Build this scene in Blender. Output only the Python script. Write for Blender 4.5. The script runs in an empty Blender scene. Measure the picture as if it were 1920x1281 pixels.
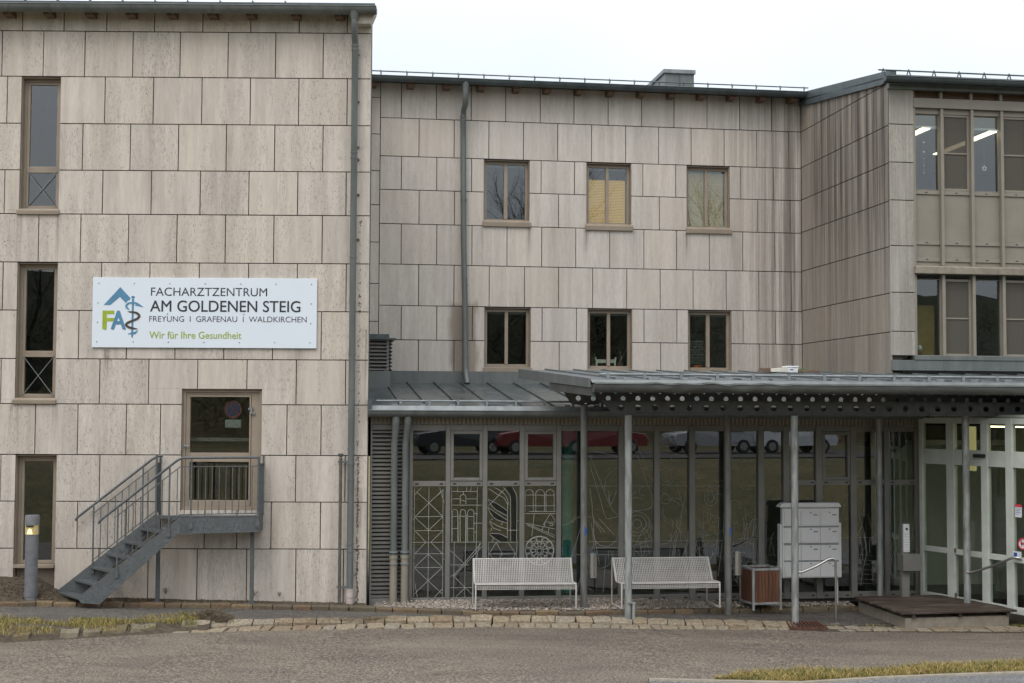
import bpy, bmesh, math, random
from math import radians, sin, cos, pi, tan, hypot, atan2
from mathutils import Vector, noise as mnoise
random.seed(11)
S = bpy.context.scene
COL = S.collection

# ---------------------------------------------------------------- camera
FPX, PITCH, ROLL, ZE = 2640.0, 0.0510, -0.0043, 3.52
EYE = Vector((0, 0, ZE))


def cam_dir(x, y, z):
    c, s = cos(ROLL), sin(ROLL)
    x, z = c * x + s * z, -s * x + c * z
    c, s = cos(PITCH), sin(PITCH)
    return Vector((x, c * y - s * z, s * y + c * z))


def ray(px, py):
    return cam_dir((px - 960) / FPX, 1.0, -(py - 640.5) / FPX)


cam = bpy.data.cameras.new('camera')
camo = bpy.data.objects.new('camera', cam)
COL.objects.link(camo)
CAMX, CAMY, CAMZ = cam_dir(1, 0, 0), cam_dir(0, 0, 1), cam_dir(0, 1, 0)
m = camo.matrix_world.copy()
for i in range(3):
    m[i][0], m[i][1], m[i][2], m[i][3] = CAMX[i], CAMY[i], -CAMZ[i], EYE[i]
camo.matrix_world = m
cam.sensor_fit, cam.sensor_width, cam.lens = 'HORIZONTAL', 36.0, 36.0 * FPX / 1920
cam.clip_start, cam.clip_end = 0.1, 3000
S.camera = camo

# ---------------------------------------------------------------- sky, sun, exposure
SUN_EL, SUN_AZ = radians(52), radians(205)          # behind and a little left of the camera
world = bpy.data.worlds.new('World')
S.world = world
world.use_nodes = True
wn, wl = world.node_tree.nodes, world.node_tree.links
wn.clear()
sky = wn.new('ShaderNodeTexSky')
sky.sky_type, sky.sun_disc = 'NISHITA', False
sky.sun_elevation, sky.sun_rotation, sky.dust_density = SUN_EL, SUN_AZ, 4
tc = wn.new('ShaderNodeTexCoord')
sep = wn.new('ShaderNodeSeparateXYZ')
wl.new(tc.outputs['Generated'], sep.inputs[0])
ramp = wn.new('ShaderNodeValToRGB')                  # overcast dome: brighter towards the zenith
cr = ramp.color_ramp
cr.elements[0].position, cr.elements[0].color = 0.0, (0.64, 0.71, 0.765, 1)
cr.elements[1].position, cr.elements[1].color = 1.0, (2.55, 2.6, 2.66, 1)
e = cr.elements.new(0.2); e.color = (0.80, 0.84, 0.865, 1)
nz = wn.new('ShaderNodeTexNoise')
nz.inputs['Scale'].default_value, nz.inputs['Detail'].default_value = 3.0, 5
wl.new(tc.outputs['Generated'], nz.inputs['Vector'])
mr = wn.new('ShaderNodeMapRange')
mr.inputs[1].default_value, mr.inputs[2].default_value = .3, .7
mr.inputs[3].default_value, mr.inputs[4].default_value = .88, 1.08
wl.new(nz.outputs['Fac'], mr.inputs[0])
wl.new(sep.outputs['Z'], ramp.inputs[0])
mul = wn.new('ShaderNodeVectorMath'); mul.operation = 'SCALE'
wl.new(ramp.outputs[0], mul.inputs[0]); wl.new(mr.outputs[0], mul.inputs['Scale'])
bg1 = wn.new('ShaderNodeBackground'); bg1.inputs[1].default_value = 1.0
bg2 = wn.new('ShaderNodeBackground'); bg2.inputs[1].default_value = 0.05
wl.new(mul.outputs[0], bg1.inputs[0]); wl.new(sky.outputs[0], bg2.inputs[0])
add = wn.new('ShaderNodeAddShader')
wl.new(bg1.outputs[0], add.inputs[0]); wl.new(bg2.outputs[0], add.inputs[1])
wo = wn.new('ShaderNodeOutputWorld')
wl.new(add.outputs[0], wo.inputs[0])
sl = bpy.data.lights.new('sun', 'SUN')
sl.energy, sl.angle, sl.color = 0.8, radians(25), (1, .97, .93)
sun = bpy.data.objects.new('sun', sl)
COL.objects.link(sun)
sdir = Vector((sin(SUN_AZ) * cos(SUN_EL), cos(SUN_AZ) * cos(SUN_EL), sin(SUN_EL)))
sun.rotation_euler = sdir.to_track_quat('Z', 'Y').to_euler()
sun.location = (0, -20, 40)
S.view_settings.view_transform, S.view_settings.look = 'Standard', 'None'
S.view_settings.exposure, S.view_settings.gamma = 0.0, 1.0
S.cycles.use_denoising = True
S.cycles.max_bounces = 8
S.cycles.transparent_max_bounces = 16
S.cycles.sample_clamp_indirect = 4


# ---------------------------------------------------------------- materials
def lin(r, g, b):
    return tuple(((c / 255 + .055) / 1.055) ** 2.4 if c > 10 else c / 255 / 12.92 for c in (r, g, b))


class Mat:
    def __init__(s, name):
        s.m = bpy.data.materials.new(name)
        s.m.use_nodes = True
        s.n, s.l = s.m.node_tree.nodes, s.m.node_tree.links
        s.p = s.n['Principled BSDF']
        s.tc = s.n.new('ShaderNodeTexCoord').outputs['Object']

    def node(s, t, **k):
        n = s.n.new(t)
        for a, v in k.items():
            setattr(n, a, v)
        return n

    def val(s, sock, v):
        if hasattr(v, 'links') or isinstance(v, bpy.types.NodeSocket):
            s.l.new(v, sock)
        else:
            sock.default_value = v

    def map(s, sc, vec=None):
        n = s.node('ShaderNodeMapping')
        n.inputs['Scale'].default_value = sc
        s.l.new(vec or s.tc, n.inputs[0])
        return n.outputs[0]

    def noise(s, sc=(1, 1, 1), scale=1.0, detail=4, rough=.55, vec=None):
        n = s.node('ShaderNodeTexNoise')
        n.inputs['Scale'].default_value = scale
        n.inputs['Detail'].default_value = detail
        n.inputs['Roughness'].default_value = rough
        s.l.new(s.map(sc, vec), n.inputs['Vector'])
        return n.outputs['Fac']

    def rng(s, f, a, b, c=0.0, d=1.0):
        n = s.node('ShaderNodeMapRange')
        n.interpolation_type = 'SMOOTHSTEP'
        s.val(n.inputs[0], f)
        for i, v in zip((1, 2, 3, 4), (a, b, c, d)):
            n.inputs[i].default_value = v
        return n.outputs[0]

    def mix(s, f, a, b, mode='MIX'):
        n = s.node('ShaderNodeMix', data_type='RGBA', blend_type=mode)
        s.val(n.inputs[0], f)
        for i, v in ((6, a), (7, b)):
            s.val(n.inputs[i], v if not isinstance(v, tuple) else (*v[:3], 1))
        return n.outputs[2]

    def math(s, op, a, b):
        n = s.node('ShaderNodeMath', operation=op)
        s.val(n.inputs[0], a); s.val(n.inputs[1], b)
        return n.outputs[0]

    def xyz(s):
        n = s.node('ShaderNodeSeparateXYZ')
        s.l.new(s.tc, n.inputs[0])
        return n.outputs

    def out(s, col=None, rough=.6, metal=0.0, bump=None, bs=.2, bd=.01, spec=None):
        if col is not None:
            s.val(s.p.inputs['Base Color'], col if not isinstance(col, tuple) else (*col[:3], 1))
        s.val(s.p.inputs['Roughness'], rough)
        s.val(s.p.inputs['Metallic'], metal)
        if spec is not None:
            s.p.inputs['Specular IOR Level'].default_value = spec
        if bump is not None:
            n = s.node('ShaderNodeBump')
            n.inputs['Strength'].default_value, n.inputs['Distance'].default_value = bs, bd
            s.val(n.inputs['Height'], bump)
            s.l.new(n.outputs[0], s.p.inputs['Normal'])
        return s.m


def plain(name, c1, c2=None, rough=.5, metal=0., sc=(6, 6, 6), bs=.12, spec=None, detail=5):
    k = Mat(name)
    f = k.noise(sc, 1, detail)
    c2 = c2 or tuple(v * .78 for v in c1)
    return k.out(k.mix(k.rng(f, .3, .7), c1, c2), rough, metal, f, bs, .004, spec)


def travertine(name, light, dark, streak=0.0, pit=1.0, stain=None, grime=.35, runs=()):
    k = Mat(name)
    at = k.node('ShaderNodeAttribute', attribute_name='rnd')
    off = k.node('ShaderNodeVectorMath', operation='SCALE')
    k.l.new(at.outputs['Color'], off.inputs[0]); off.inputs['Scale'].default_value = 60
    vec = k.node('ShaderNodeVectorMath', operation='ADD')
    k.l.new(k.tc, vec.inputs[0]); k.l.new(off.outputs[0], vec.inputs[1])
    v = vec.outputs[0]
    sp = k.node('ShaderNodeSeparateXYZ'); k.l.new(at.outputs['Color'], sp.inputs[0])
    bands = k.noise((6, 6, .45), 1, 3, .55, v)
    fine = k.noise((26, 26, 5), 1, 5, .6, v)
    base = k.mix(k.rng(bands, .30, .70), light, dark)
    base = k.mix(k.rng(fine, .40, .72, 0, .30), base, tuple(c * .70 for c in dark))
    base = k.mix(k.rng(k.noise((13, 13, 2.0), 1, 4, .6, v), .52, .75, 0, .45), base, tuple(min(1, c * 1.14) for c in light))
    # tone of each slab
    base = k.mix(k.rng(sp.outputs[0], 0, 1, 0, .22), base, tuple(c * .80 for c in dark))
    base = k.mix(k.rng(sp.outputs[1], .35, 1, 0, .22), base, (light[0] * 1.0, light[1] * .92, light[2] * .82))
    # short broken veins and open pores, gathered in bands along the bedding
    zone = k.rng(k.math('ADD', k.noise((4.5, 4.5, .8), 1, 3, .55, v), k.math('MULTIPLY', sp.outputs[2], .24)), .48, .72)
    vein = k.math('MULTIPLY', k.rng(k.noise((60, 60, 11), 1, 4, .65, v), .53, .64), zone)
    base = k.mix(k.math('MULTIPLY', vein, .52 * min(1, pit * 1.2)), base, tuple(c * .46 for c in dark))
    pr = k.noise((66, 66, 22), 1, 3, .6, v)
    pm = k.math('MULTIPLY', k.math('MULTIPLY', k.rng(pr, .62, .69), k.rng(zone, .1, .7, .12, 1)), pit)
    base = k.mix(k.math('MULTIPLY', pm, .85), base, (.085, .07, .055))
    # general grime running down
    g = k.noise((2.2, 2.2, .22), 1, 5, .6)
    base = k.mix(k.rng(g, .48, .75, 0, grime), base, (.15, .13, .105))
    if streak:
        s1 = k.noise((5, 5, .10), 1, 5, .7)
        s2 = k.noise((17, 17, .25), 1, 5, .7)
        sm = k.math('MULTIPLY', k.rng(k.math('ADD', k.math('MULTIPLY', s1, .6), k.math('MULTIPLY', s2, .4)), .36, .60), streak)
        x, y, z = k.xyz()
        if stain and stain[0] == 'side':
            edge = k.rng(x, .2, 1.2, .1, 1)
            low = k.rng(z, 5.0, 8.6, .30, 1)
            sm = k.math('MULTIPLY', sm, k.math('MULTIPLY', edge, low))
        if stain and stain[0] == 'right':
            sm = k.math('MULTIPLY', sm, k.rng(x, stain[1], stain[2], .12, 1))
        base = k.mix(sm, base, (.062, .052, .042))
    if stain and stain[0] == 'pipe':
        pass
    if stain and len(stain) > 3:
        x, y, z = k.xyz()
        u0, z0 = stain[3], stain[4]
        wob = k.math('ADD', x, k.math('MULTIPLY', k.noise((4, 4, 1), 1, 3), .3))
        inx = k.math('MULTIPLY', k.rng(wob, u0 - .34 + .15, u0 - .22 + .15), k.rng(wob, u0 + .38 + .15, u0 + .26 + .15))
        inz = k.rng(k.math('ADD', z, k.math('MULTIPLY', k.noise((9, 9, .6), 1, 3), .5)), z0 + .35, z0 + .15)
        base = k.mix(k.math('MULTIPLY', k.math('MULTIPLY', inx, inz), .6), base, (.13, .092, .058))
    if runs:
        x, y, z = k.xyz()
        drip = k.rng(k.noise((16, 16, .35), 1, 4, .65), .38, .66)
        wob = k.math('ADD', z, k.math('MULTIPLY', k.noise((7, 7, .5), 1, 3), .7))
        tot = None
        for u0, zt, wd, ln in runs:
            mk = k.math('MULTIPLY', k.rng(x, u0 - wd, u0), k.rng(x, u0 + wd, u0))
            mk = k.math('MULTIPLY', mk, k.math('MULTIPLY', k.rng(wob, zt - ln + .35, zt + .35), k.rng(z, zt + .01, zt - .01)))
            tot = mk if tot is None else k.math('MAXIMUM', tot, mk)
        base = k.mix(k.math('MULTIPLY', k.math('MULTIPLY', tot, drip), .75), base, (.115, .098, .08))
    h = k.math('SUBTRACT', k.math('MULTIPLY', fine, .3), pm)
    return k.out(base, .72, 0, h, .35, .006, .3)


M = {}
M['joint'] = plain('joint_backing', (.045, .04, .035), rough=.9)  # dark backing that shows through the slab joints
M['zinc'] = plain('zinc_sheet', (.138, .152, .146), (.10, .112, .108), .5, .15, (5, 5, 1.2))
M['zinc_dark'] = plain('zinc_dark', (.085, .105, .11), (.055, .07, .075), .42, .3, (4, 4, 4))
M['zinc_pale'] = plain('zinc_pale', (.235, .255, .26), (.165, .18, .185), .55, .2, (7, 7, 2))
M['brown'] = plain('bronze_frame', (.27, .222, .17), (.23, .188, .142), .45, 0, (3, 3, 3), .05)
M['taupe'] = plain('taupe_panel', (.225, .205, .165), (.20, .18, .145), .5, 0, (3, 3, 3), .05)
M['grey'] = plain('hall_frame', (.175, .172, .158), (.145, .143, .13), .45, .1, (3, 3, 3), .05)
M['white'] = plain('white_frame', (.50, .53, .49), (.43, .46, .42), .4, 0, (3, 3, 3), .04)
M['black'] = plain('dark_slot', (.02, .02, .02), rough=.7)
M['rafter'] = plain('rafter_wood', (.16, .10, .06), (.10, .06, .04), .8, 0, (4, 30, 30))
M['inside'] = plain('interior_wall', (.16, .155, .14), (.13, .125, .115), .8)
M['inside_warm'] = plain('interior_warm', (.36, .26, .10), (.30, .21, .08), .8)
M['concrete'] = plain('sill_concrete', (.24, .21, .165), (.17, .15, .12), .8, 0, (8, 8, 8), .3)


def glass(name, refl, tint, rough=.0):
    k = Mat(name)
    k.n.remove(k.p)
    t = k.node('ShaderNodeBsdfTransparent'); t.inputs[0].default_value = (*tint, 1)
    g = k.node('ShaderNodeBsdfGlossy'); g.inputs[0].default_value = (.92, .96, 1, 1); g.inputs[1].default_value = rough
    b = k.node('ShaderNodeBump'); b.inputs['Strength'].default_value = .015; b.inputs['Distance'].default_value = .004
    k.l.new(k.noise((.6, .6, .6), 1, 0), b.inputs['Height'])
    fr = k.node('ShaderNodeFresnel'); fr.inputs[0].default_value = 1.35
    mx = k.node('ShaderNodeMixShader')
    ge = k.node('ShaderNodeNewGeometry')              # the inner face of the pane only lets light through
    k.l.new(k.math('MULTIPLY', k.math('MAXIMUM', fr.outputs[0], refl), k.math('SUBTRACT', 1.0, ge.outputs['Backfacing'])), mx.inputs[0])
    k.l.new(t.outputs[0], mx.inputs[1]); k.l.new(g.outputs[0], mx.inputs[2])
    k.l.new(mx.outputs[0], k.n['Material Output'].inputs[0])
    return k.m


M['glass'] = glass('window_glass', .125, (.80, .84, .82))
M['glass_hall'] = glass('hall_glass', .14, (.72, .78, .74))
M['glass_clear'] = glass('door_glass', .08, (.86, .90, .87))


def emit(name, col, st):
    k = Mat(name)
    k.p.inputs['Base Color'].default_value = (*col, 1)
    k.p.inputs['Emission Color'].default_value = (*col, 1)
    k.p.inputs['Emission Strength'].default_value = st
    return k.m


# ---------------------------------------------------------------- mesh building
class MB:
    def __init__(s):
        s.v, s.f, s.s, s.r = [], [], [], []
        s.cur = None

    def add(s, vs, fs, smooth=False):
        b = len(s.v)
        s.v += [tuple(p) for p in vs]
        s.f += [tuple(b + i for i in f) for f in fs]
        s.s += [smooth] * len(fs)
        s.r += [s.cur] * len(fs)
        return s

    def box(s, x0, x1, y0, y1, z0, z1):
        v = [(x, y, z) for z in (z0, z1) for y in (y0, y1) for x in (x0, x1)]
        return s.add(v, [(0, 2, 3, 1), (4, 5, 7, 6), (0, 1, 5, 4), (2, 6, 7, 3), (0, 4, 6, 2), (1, 3, 7, 5)])

    def bar(s, a, b, w, h=None, up=(0, 0, 1)):
        """rectangular bar from a to b, w across, h along up"""
        h = h or w
        a, b = Vector(a), Vector(b)
        d = (b - a).normalized()
        x = d.cross(Vector(up))
        if x.length < 1e-4:
            x = d.cross(Vector((0, 1, 0)))
        x.normalize()
        y = x.cross(d).normalized()
        vs = [p + x * i * w / 2 + y * j * h / 2 for p in (a, b) for i, j in ((-1, -1), (1, -1), (1, 1), (-1, 1))]
        return s.add(vs, [(0, 1, 2, 3), (7, 6, 5, 4), (0, 4, 5, 1), (1, 5, 6, 2), (2, 6, 7, 3), (3, 7, 4, 0)])

    def prism(s, pts, axis, a, b):
        """pts: polygon in the other two axes (order kept x,y,z minus axis)"""
        def mk(p, t):
            q = list(p); q.insert('xyz'.index(axis), t); return q
        n = len(pts)
        vs = [mk(p, a) for p in pts] + [mk(p, b) for p in pts]
        fs = [tuple(range(n))[::-1], tuple(range(n, 2 * n))] + [(i, (i + 1) % n, n + (i + 1) % n, n + i) for i in range(n)]
        return s.add(vs, fs)

    def tube(s, path, r, n=10, cap=True, smooth=True, wob=None):
        path = [Vector(p) for p in path]
        k = len(path)
        rs = r if isinstance(r, (list, tuple)) else [r] * k
        vs, fs = [], []
        prev = None
        for i, p in enumerate(path):
            d = (path[min(i + 1, k - 1)] - path[max(i - 1, 0)]).normalized()
            if prev is None:
                x = d.cross(Vector((0, 0, 1)))
                if x.length < 1e-3:
                    x = d.cross(Vector((0, 1, 0)))
            else:
                x = prev - d * prev.dot(d)
            x.normalize(); prev = x
            y = d.cross(x)
            for j in range(n):
                a = 2 * pi * j / n
                rr = rs[i] * (wob(i, j) if wob else 1)
                vs.append(p + (x * cos(a) + y * sin(a)) * rr)
        for i in range(k - 1):
            for j in range(n):
                fs.append((i * n + j, i * n + (j + 1) % n, (i + 1) * n + (j + 1) % n, (i + 1) * n + j))
        s.add(vs, fs, smooth)
        if cap:
            s.add(vs[:n], [tuple(range(n))[::-1]])
            s.add(vs[-n:], [tuple(range(n))])
        return s

    def cyl(s, x, y, z0, z1, r, n=16, r2=None):
        return s.tube([(x, y, z0), (x, y, z1)], [r, r if r2 is None else r2], n)

    def sphere(s, c, r, n=10, m=7, sz=1.0):
        vs = [(c[0], c[1], c[2] - r * sz)]
        for i in range(1, m):
            a = -pi / 2 + pi * i / m
            vs += [(c[0] + r * cos(a) * cos(2 * pi * j / n), c[1] + r * cos(a) * sin(2 * pi * j / n), c[2] + r * sz * sin(a)) for j in range(n)]
        vs.append((c[0], c[1], c[2] + r * sz))
        fs = [(0, 1 + (j + 1) % n, 1 + j) for j in range(n)]
        for i in range(m - 2):
            fs += [(1 + i * n + j, 1 + i * n + (j + 1) % n, 1 + (i + 1) * n + (j + 1) % n, 1 + (i + 1) * n + j) for j in range(n)]
        t = 1 + (m - 2) * n
        fs += [(t + j, t + (j + 1) % n, len(vs) - 1) for j in range(n)]
        return s.add(vs, fs, True)

    def build(s, name, mat, parent=None, bevel=0.0, label=None, kind=None, fix=True):
        me = bpy.data.meshes.new(name)
        me.from_pydata(s.v, [], s.f)
        me.materials.append(mat if not isinstance(mat, str) else M[mat])
        me.polygons.foreach_set('use_smooth', s.s)
        if any(r is not None for r in s.r):
            at = me.color_attributes.new('rnd', 'FLOAT_COLOR', 'CORNER')
            buf = []
            for p, r in zip(me.polygons, s.r):
                buf += [*(r or (.5, .5, .5)), 1.0] * p.loop_total
            at.data.foreach_set('color', buf)
        if fix:
            bm = bmesh.new(); bm.from_mesh(me)
            bmesh.ops.recalc_face_normals(bm, faces=bm.faces)
            bm.to_mesh(me); bm.free()
        me.update()
        o = bpy.data.objects.new(name, me)
        COL.objects.link(o)
        if parent is not None:
            o.parent = parent
        if bevel:
            b = o.modifiers.new('bevel', 'BEVEL')
            b.width, b.segments, b.limit_method, b.angle_limit = bevel, 2, 'ANGLE', radians(40)
        if label:
            o['label'] = label
        if kind:
            o['kind'] = kind
        return o


def tag(o, label, cat, group=None):
    o['label'], o['category'] = label, cat
    if group:
        o['group'] = group
    return o


def thing(name, label, cat, loc=(0, 0, 0), rz=0.0, group=None):
    o = bpy.data.objects.new(name, None)
    COL.objects.link(o)
    o.location, o.rotation_euler = loc, (0, 0, rz)
    o.empty_display_size = .2
    return tag(o, label, cat, group)


def copy_tree(o, parent=None):
    c = o.copy(); COL.objects.link(c)
    c.parent = parent
    for ch in [x for x in o.children]:
        copy_tree(ch, c)
    return c


class Frame:
    """upright plane: u to the right along it, y into it, z up"""
    def __init__(s, o, deg):
        s.o, s.a = Vector((o[0], o[1], 0)), radians(deg)
        s.d, s.n = Vector((cos(s.a), sin(s.a), 0)), Vector((-sin(s.a), cos(s.a), 0))

    def uz(s, px, py, y=0.0):
        r = ray(px, py)
        t = ((s.o - EYE).dot(s.n) + y) / r.dot(s.n)
        p = EYE + r * t - s.o
        return p.dot(s.d), p.z

    def u(s, px, py, y=0.0):
        return s.uz(px, py, y)[0]

    def z(s, px, py, y=0.0):
        return s.uz(px, py, y)[1]

    def w(s, u, y, z=0.0):
        return s.o + s.d * u + s.n * y + Vector((0, 0, z))

    def loc(s, p):
        q = Vector(p) - s.o
        return q.dot(s.d), q.dot(s.n), p[2]


def at_depth(px, py, D):
    r = ray(px, py)
    return EYE + r * (D / r.y)


def at_z(px, py, z):
    r = ray(px, py)
    return EYE + r * ((z - ZE) / r.z)


ANG = 8.43
FL = Frame(at_depth(690, 770, 25.0), 0.79)           # left wing
FG = Frame(at_depth(700, 770, 25.25), ANG)           # glass hall front
FM = Frame(at_depth(711, 770, 30.0), ANG)            # middle wing
cs = FM.w(FM.u(1503, 400), 0)
FS = Frame(cs, ANG - 90)                             # side wall coming forward
SLEN = FS.u(1667.5, 380)
FR = Frame(FS.w(SLEN, 0), ANG)                       # front of the right wing
FD = Frame(at_depth(1728, 900, 26.5), -66)           # entrance doors
YM = (FM.o - FG.o).dot(FG.n)                         # middle wall seen from the hall frame


def sub_rects(r, holes):
    out = [r]
    for h in holes:
        nxt = []
        for a in out:
            if h[0] >= a[1] or h[1] <= a[0] or h[2] >= a[3] or h[3] <= a[2]:
                nxt.append(a); continue
            if h[2] > a[2]: nxt.append((a[0], a[1], a[2], h[2]))
            if h[3] < a[3]: nxt.append((a[0], a[1], h[3], a[3]))
            lo, hi = max(a[2], h[2]), min(a[3], h[3])
            if h[0] > a[0]: nxt.append((a[0], h[0], lo, hi))
            if h[1] < a[1]: nxt.append((h[1], a[1], lo, hi))
        out = nxt
    return [a for a in out if a[1] - a[0] > .02 and a[3] - a[2] > .02]


GAP = .016


def slab_row(mb, z0, z1, joints, u0, u1, holes, y=0.0, step=.87):
    js = sorted(j for j in joints if u0 + .03 < j < u1 - .03)
    while js and js[0] - step > u0 + .1:
        js.insert(0, js[0] - step)
    js = [u0] + js + [u1]
    for a, b in zip(js, js[1:]):
        mb.cur = (random.random(), random.random(), random.random())
        dy = random.uniform(-.003, .003)
        for q in sub_rects((a, b, z0, z1), holes):
            e = [GAP / 2 if abs(q[i] - (a, b, z0, z1)[i]) < 1e-5 else 0 for i in range(4)]
            mb.box(q[0] + e[0], q[1] - e[1], y + dy, y + .034, q[2] + e[2], q[3] - e[3])
    mb.cur = None


def wall_core(mb, u0, u1, z0, z1, holes, y0=.036, y1=.3):
    for q in sub_rects((u0, u1, z0, z1), holes):
        mb.box(q[0], q[1], y0, y1, q[2], q[3])


def ring(mb, u0, u1, z0, z1, t, y0, y1, tb=None, tt=None):
    """rectangular frame of four butted bars"""
    tb, tt = tb or t, tt or t
    mb.box(u0, u0 + t, y0, y1, z0, z1); mb.box(u1 - t, u1, y0, y1, z0, z1)
    mb.box(u0 + t, u1 - t, y0, y1, z0, z0 + tb); mb.box(u0 + t, u1 - t, y0, y1, z1 - tt, z1)


def pane(mb, u0, u1, z0, z1, y):
    mb.box(u0, u1, y, y + .008, z0, z1)

# ================================================================ LEFT WING
left = thing('office_building', 'tall stone clad left wing with the white sign and the metal stair', 'building', FL.o, FL.a)


def rowz(fr, xa, xb, pairs):
    return [(fr.z(xa, a) + fr.z(xb, b)) / 2 for a, b in pairs]


ZL = rowz(FL, 5, 685, [(57.4, 63), (142.5, 148.5), (230.6, 236.3), (318, 323.3), (400.5, 405), (491.7, 494.8), (581.3, 585.3),
                       (672, 676), (756, 761), (851.4, 855.6), (938.5, 943.5), (1026.7, 1031.7)])
JL = [[41, 119, 199, 289, 379.5, 469.5, 560.6, 650.6], [2, 79.5, 157.5, 247.5, 336.4, 426.4, 515.6, 605],
      [195, 286, 377, 468, 559, 650], [153, 242.6, 333, 423, 513.7, 604.5], [190.5, 282, 374, 465.4, 557, 648],
      [70, 149, 239, 330, 421, 512, 603], [188, 279, 371.7, 464.3, 556, 648], [145.7, 236, 327, 418.7, 510, 601.3],
      [185, 277, 369, 461.7, 554.3, 647], [64, 143.7, 235, 299, 536.7, 601], [185, 299, 553.4, 646],
      [143, 235, 299, 382, 443, 507, 599.7], [183, 276, 368, 461, 553.4, 643]]
ztopL = FL.z(345, 14)
edges = [ztopL] + ZL + [-.25]
U0L = FL.u(-420, 640)
U1L = 0.0


def px_rect(fr, x0, x1, y0, y1, y=0.0):
    xm, ym = (x0 + x1) / 2, (y0 + y1) / 2
    return fr.u(x0, ym, y), fr.u(x1, ym, y), fr.z(xm, y1, y), fr.z(xm, y0, y)


hA = px_rect(FL, 38, 112, 144.5, 395)
hB = px_rect(FL, 30, 106, 492.3, 750)
hC = px_rect(FL, 26, 103.9, 852, 1130)
hDo = px_rect(FL, 339.3, 490, 729.5, 957)
hA = (hA[0], hA[1], hA[2], ZL[1] - GAP / 2); hB = (hB[0], hB[1], hB[2], ZL[5] - GAP / 2); hC = (hC[0], hC[1], -.25, ZL[9] - GAP / 2)
holesL = [hA, hB, hC, hDo]
runs = [(h[i] + d, h[2] - .06, .12, 1.1) for h in (hA, hB) for i, d in ((0, .0), (1, .0))] + [(FL.u(560, 660), FL.z(560, 655), .10, .5), (FL.u(200, 660), FL.z(200, 655), .10, .6), (U1L - .06, 5.0, .09, 2.2), (U1L - .10, 2.2, .12, 1.8)]
M['stone_left'] = travertine('travertine_left', (.545, .497, .443), (.43, .39, .343), 0, 1.0, None, .3, runs)
mb = MB()
for i in range(len(edges) - 1):
    ym = 100 + i * 88
    slab_row(mb, edges[i + 1], edges[i], [FL.u(x, ym) for x in JL[i]], U0L, U1L, holesL)
# return of the corner, running back out of sight
mb.cur = (.5, .4, .2)
mb.prism([(-.002, .036), (-1.0, 7.5), (-1.25, 7.5), (-.3, .036)], 'z', -.25, ztopL - .02)
mb.build('wall', 'stone_left', left, .004)
mb = MB(); wall_core(mb, U0L, U1L - .01, -.25, ztopL - .01, holesL); mb.build('wall_core', 'joint', left)
mb = MB()
for (a, b, c, d) in ((U0L, -1.3, -.25, ztopL),):
    mb.box(a, b, 4.6, 4.7, c, d)
    mb.box(a - .1, a, .3, 4.7, c, d); mb.box(b, b + .1, .3, 4.6, c, d)
    for zz in (ZL[5] + .25, ZL[9] + .3, -.2):
        mb.box(a, b, .31, 4.6, zz - .06, zz)
mb.build('interior', 'inside', left)


def tall_window(h, split, last=False):
    u0, u1, z0, z1 = h
    y = .17
    f = MB()
    ring(f, u0 + .004, u1 - .004, z0, z1 - .004, .012, .036, .25); ring(f, u0 + .016, u1 - .016, z0, z1 - .016, .045, y - .02, y + .08)
    zs = z0 + (z1 - z0) * split
    ring(f, u0 + .055, u1 - .055, zs, z1 - .055, .055, y, y + .07, .06)
    if not last:
        ring(f, u0 + .055, u1 - .055, z0 + .05, zs, .05, y, y + .07, .06)
        for uu in (.25, .75):
            f.box(u0 + (u1 - u0) * uu - .03, u0 + (u1 - u0) * uu + .03, y - .004, y, zs + .015, zs + .04)
    else:
        f.box(u0 + .055, u1 - .055, y, y + .05, z0 + .05, zs - .06)                  # blind panel below
        f.box(u0 + .01, u1 - .01, -.03, y, zs - .06, zs - .003)
    fo = f.build('window', 'brown', left, .004)
    p = MB(); pane(p, u0 + .10, u1 - .10, zs + .055, z1 - .10, y + .03); p.build('pane', 'glass', fo)
    if not last:
        p = MB(); pane(p, u0 + .10, u1 - .10, z0 + .10, zs - .04, y + .03); p.build('pane', 'glass', fo)
        p = MB()
        a, b, c, d = u0 + .08, u1 - .08, z0 + .08, zs - .03
        p.tube([(a, y - .006, c), (b, y - .006, d)], .006, 6); p.tube([(a, y - .02, d), (b, y - .02, c)], .006, 6)
        p.build('wire_cross', 'zinc_pale', fo)
        p = MB(); p.prism([(-.045, z0 + .0), (-.045, z0 - .015), (-.04, z0 - .07), (.03, z0 - .07), (.03, z0 + .04)], 'x', u0 - .03, u1 + .02)
        p.build('sill', 'brown', fo, .004)


tall_window(hA, .315)
tall_window(hB, .335)
tall_window(hC, .36, True)

# escape door
u0, u1, z0, z1 = hDo
f = MB()
ring(f, u0 + .004, u1 - .004, z0 + .004, z1 - .004, .014, .036, .26); ring(f, u0 + .018, u1 - .018, z0 + .018, z1 - .018, .04, .07, .2)
f.box(u0 + .055, u0 + .13, .10, .17, z0 + .055, z1 - .055)
f.box(u1 - .20, u1 - .055, .10, .17, z0 + .055, z1 - .055)
f.box(u0 + .13, u1 - .20, .10, .17, z1 - .10, z1 - .055)
do = f.build('door', 'brown', left, .004)
g0, g1, gz0, gz1 = px_rect(FL, 356, 468, 744.5, 849, .12)
k0, k1, kz0, kz1 = px_rect(FL, 356, 467, 866, 938, .12)
f = MB()
L0, L1 = u0 + .135, u1 - .205
f.box(L0, g0, .085, .165, z0 + .06, z1 - .105); f.box(g1, L1, .085, .165, z0 + .06, z1 - .105)
f.box(g0, g1, .085, .165, gz1, z1 - .105); f.box(g0, g1, .085, .165, kz1, gz0); f.box(g0, g1, .085, .165, z0 + .06, kz0)
f.build('door_leaf', 'brown', do, .004)
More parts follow.
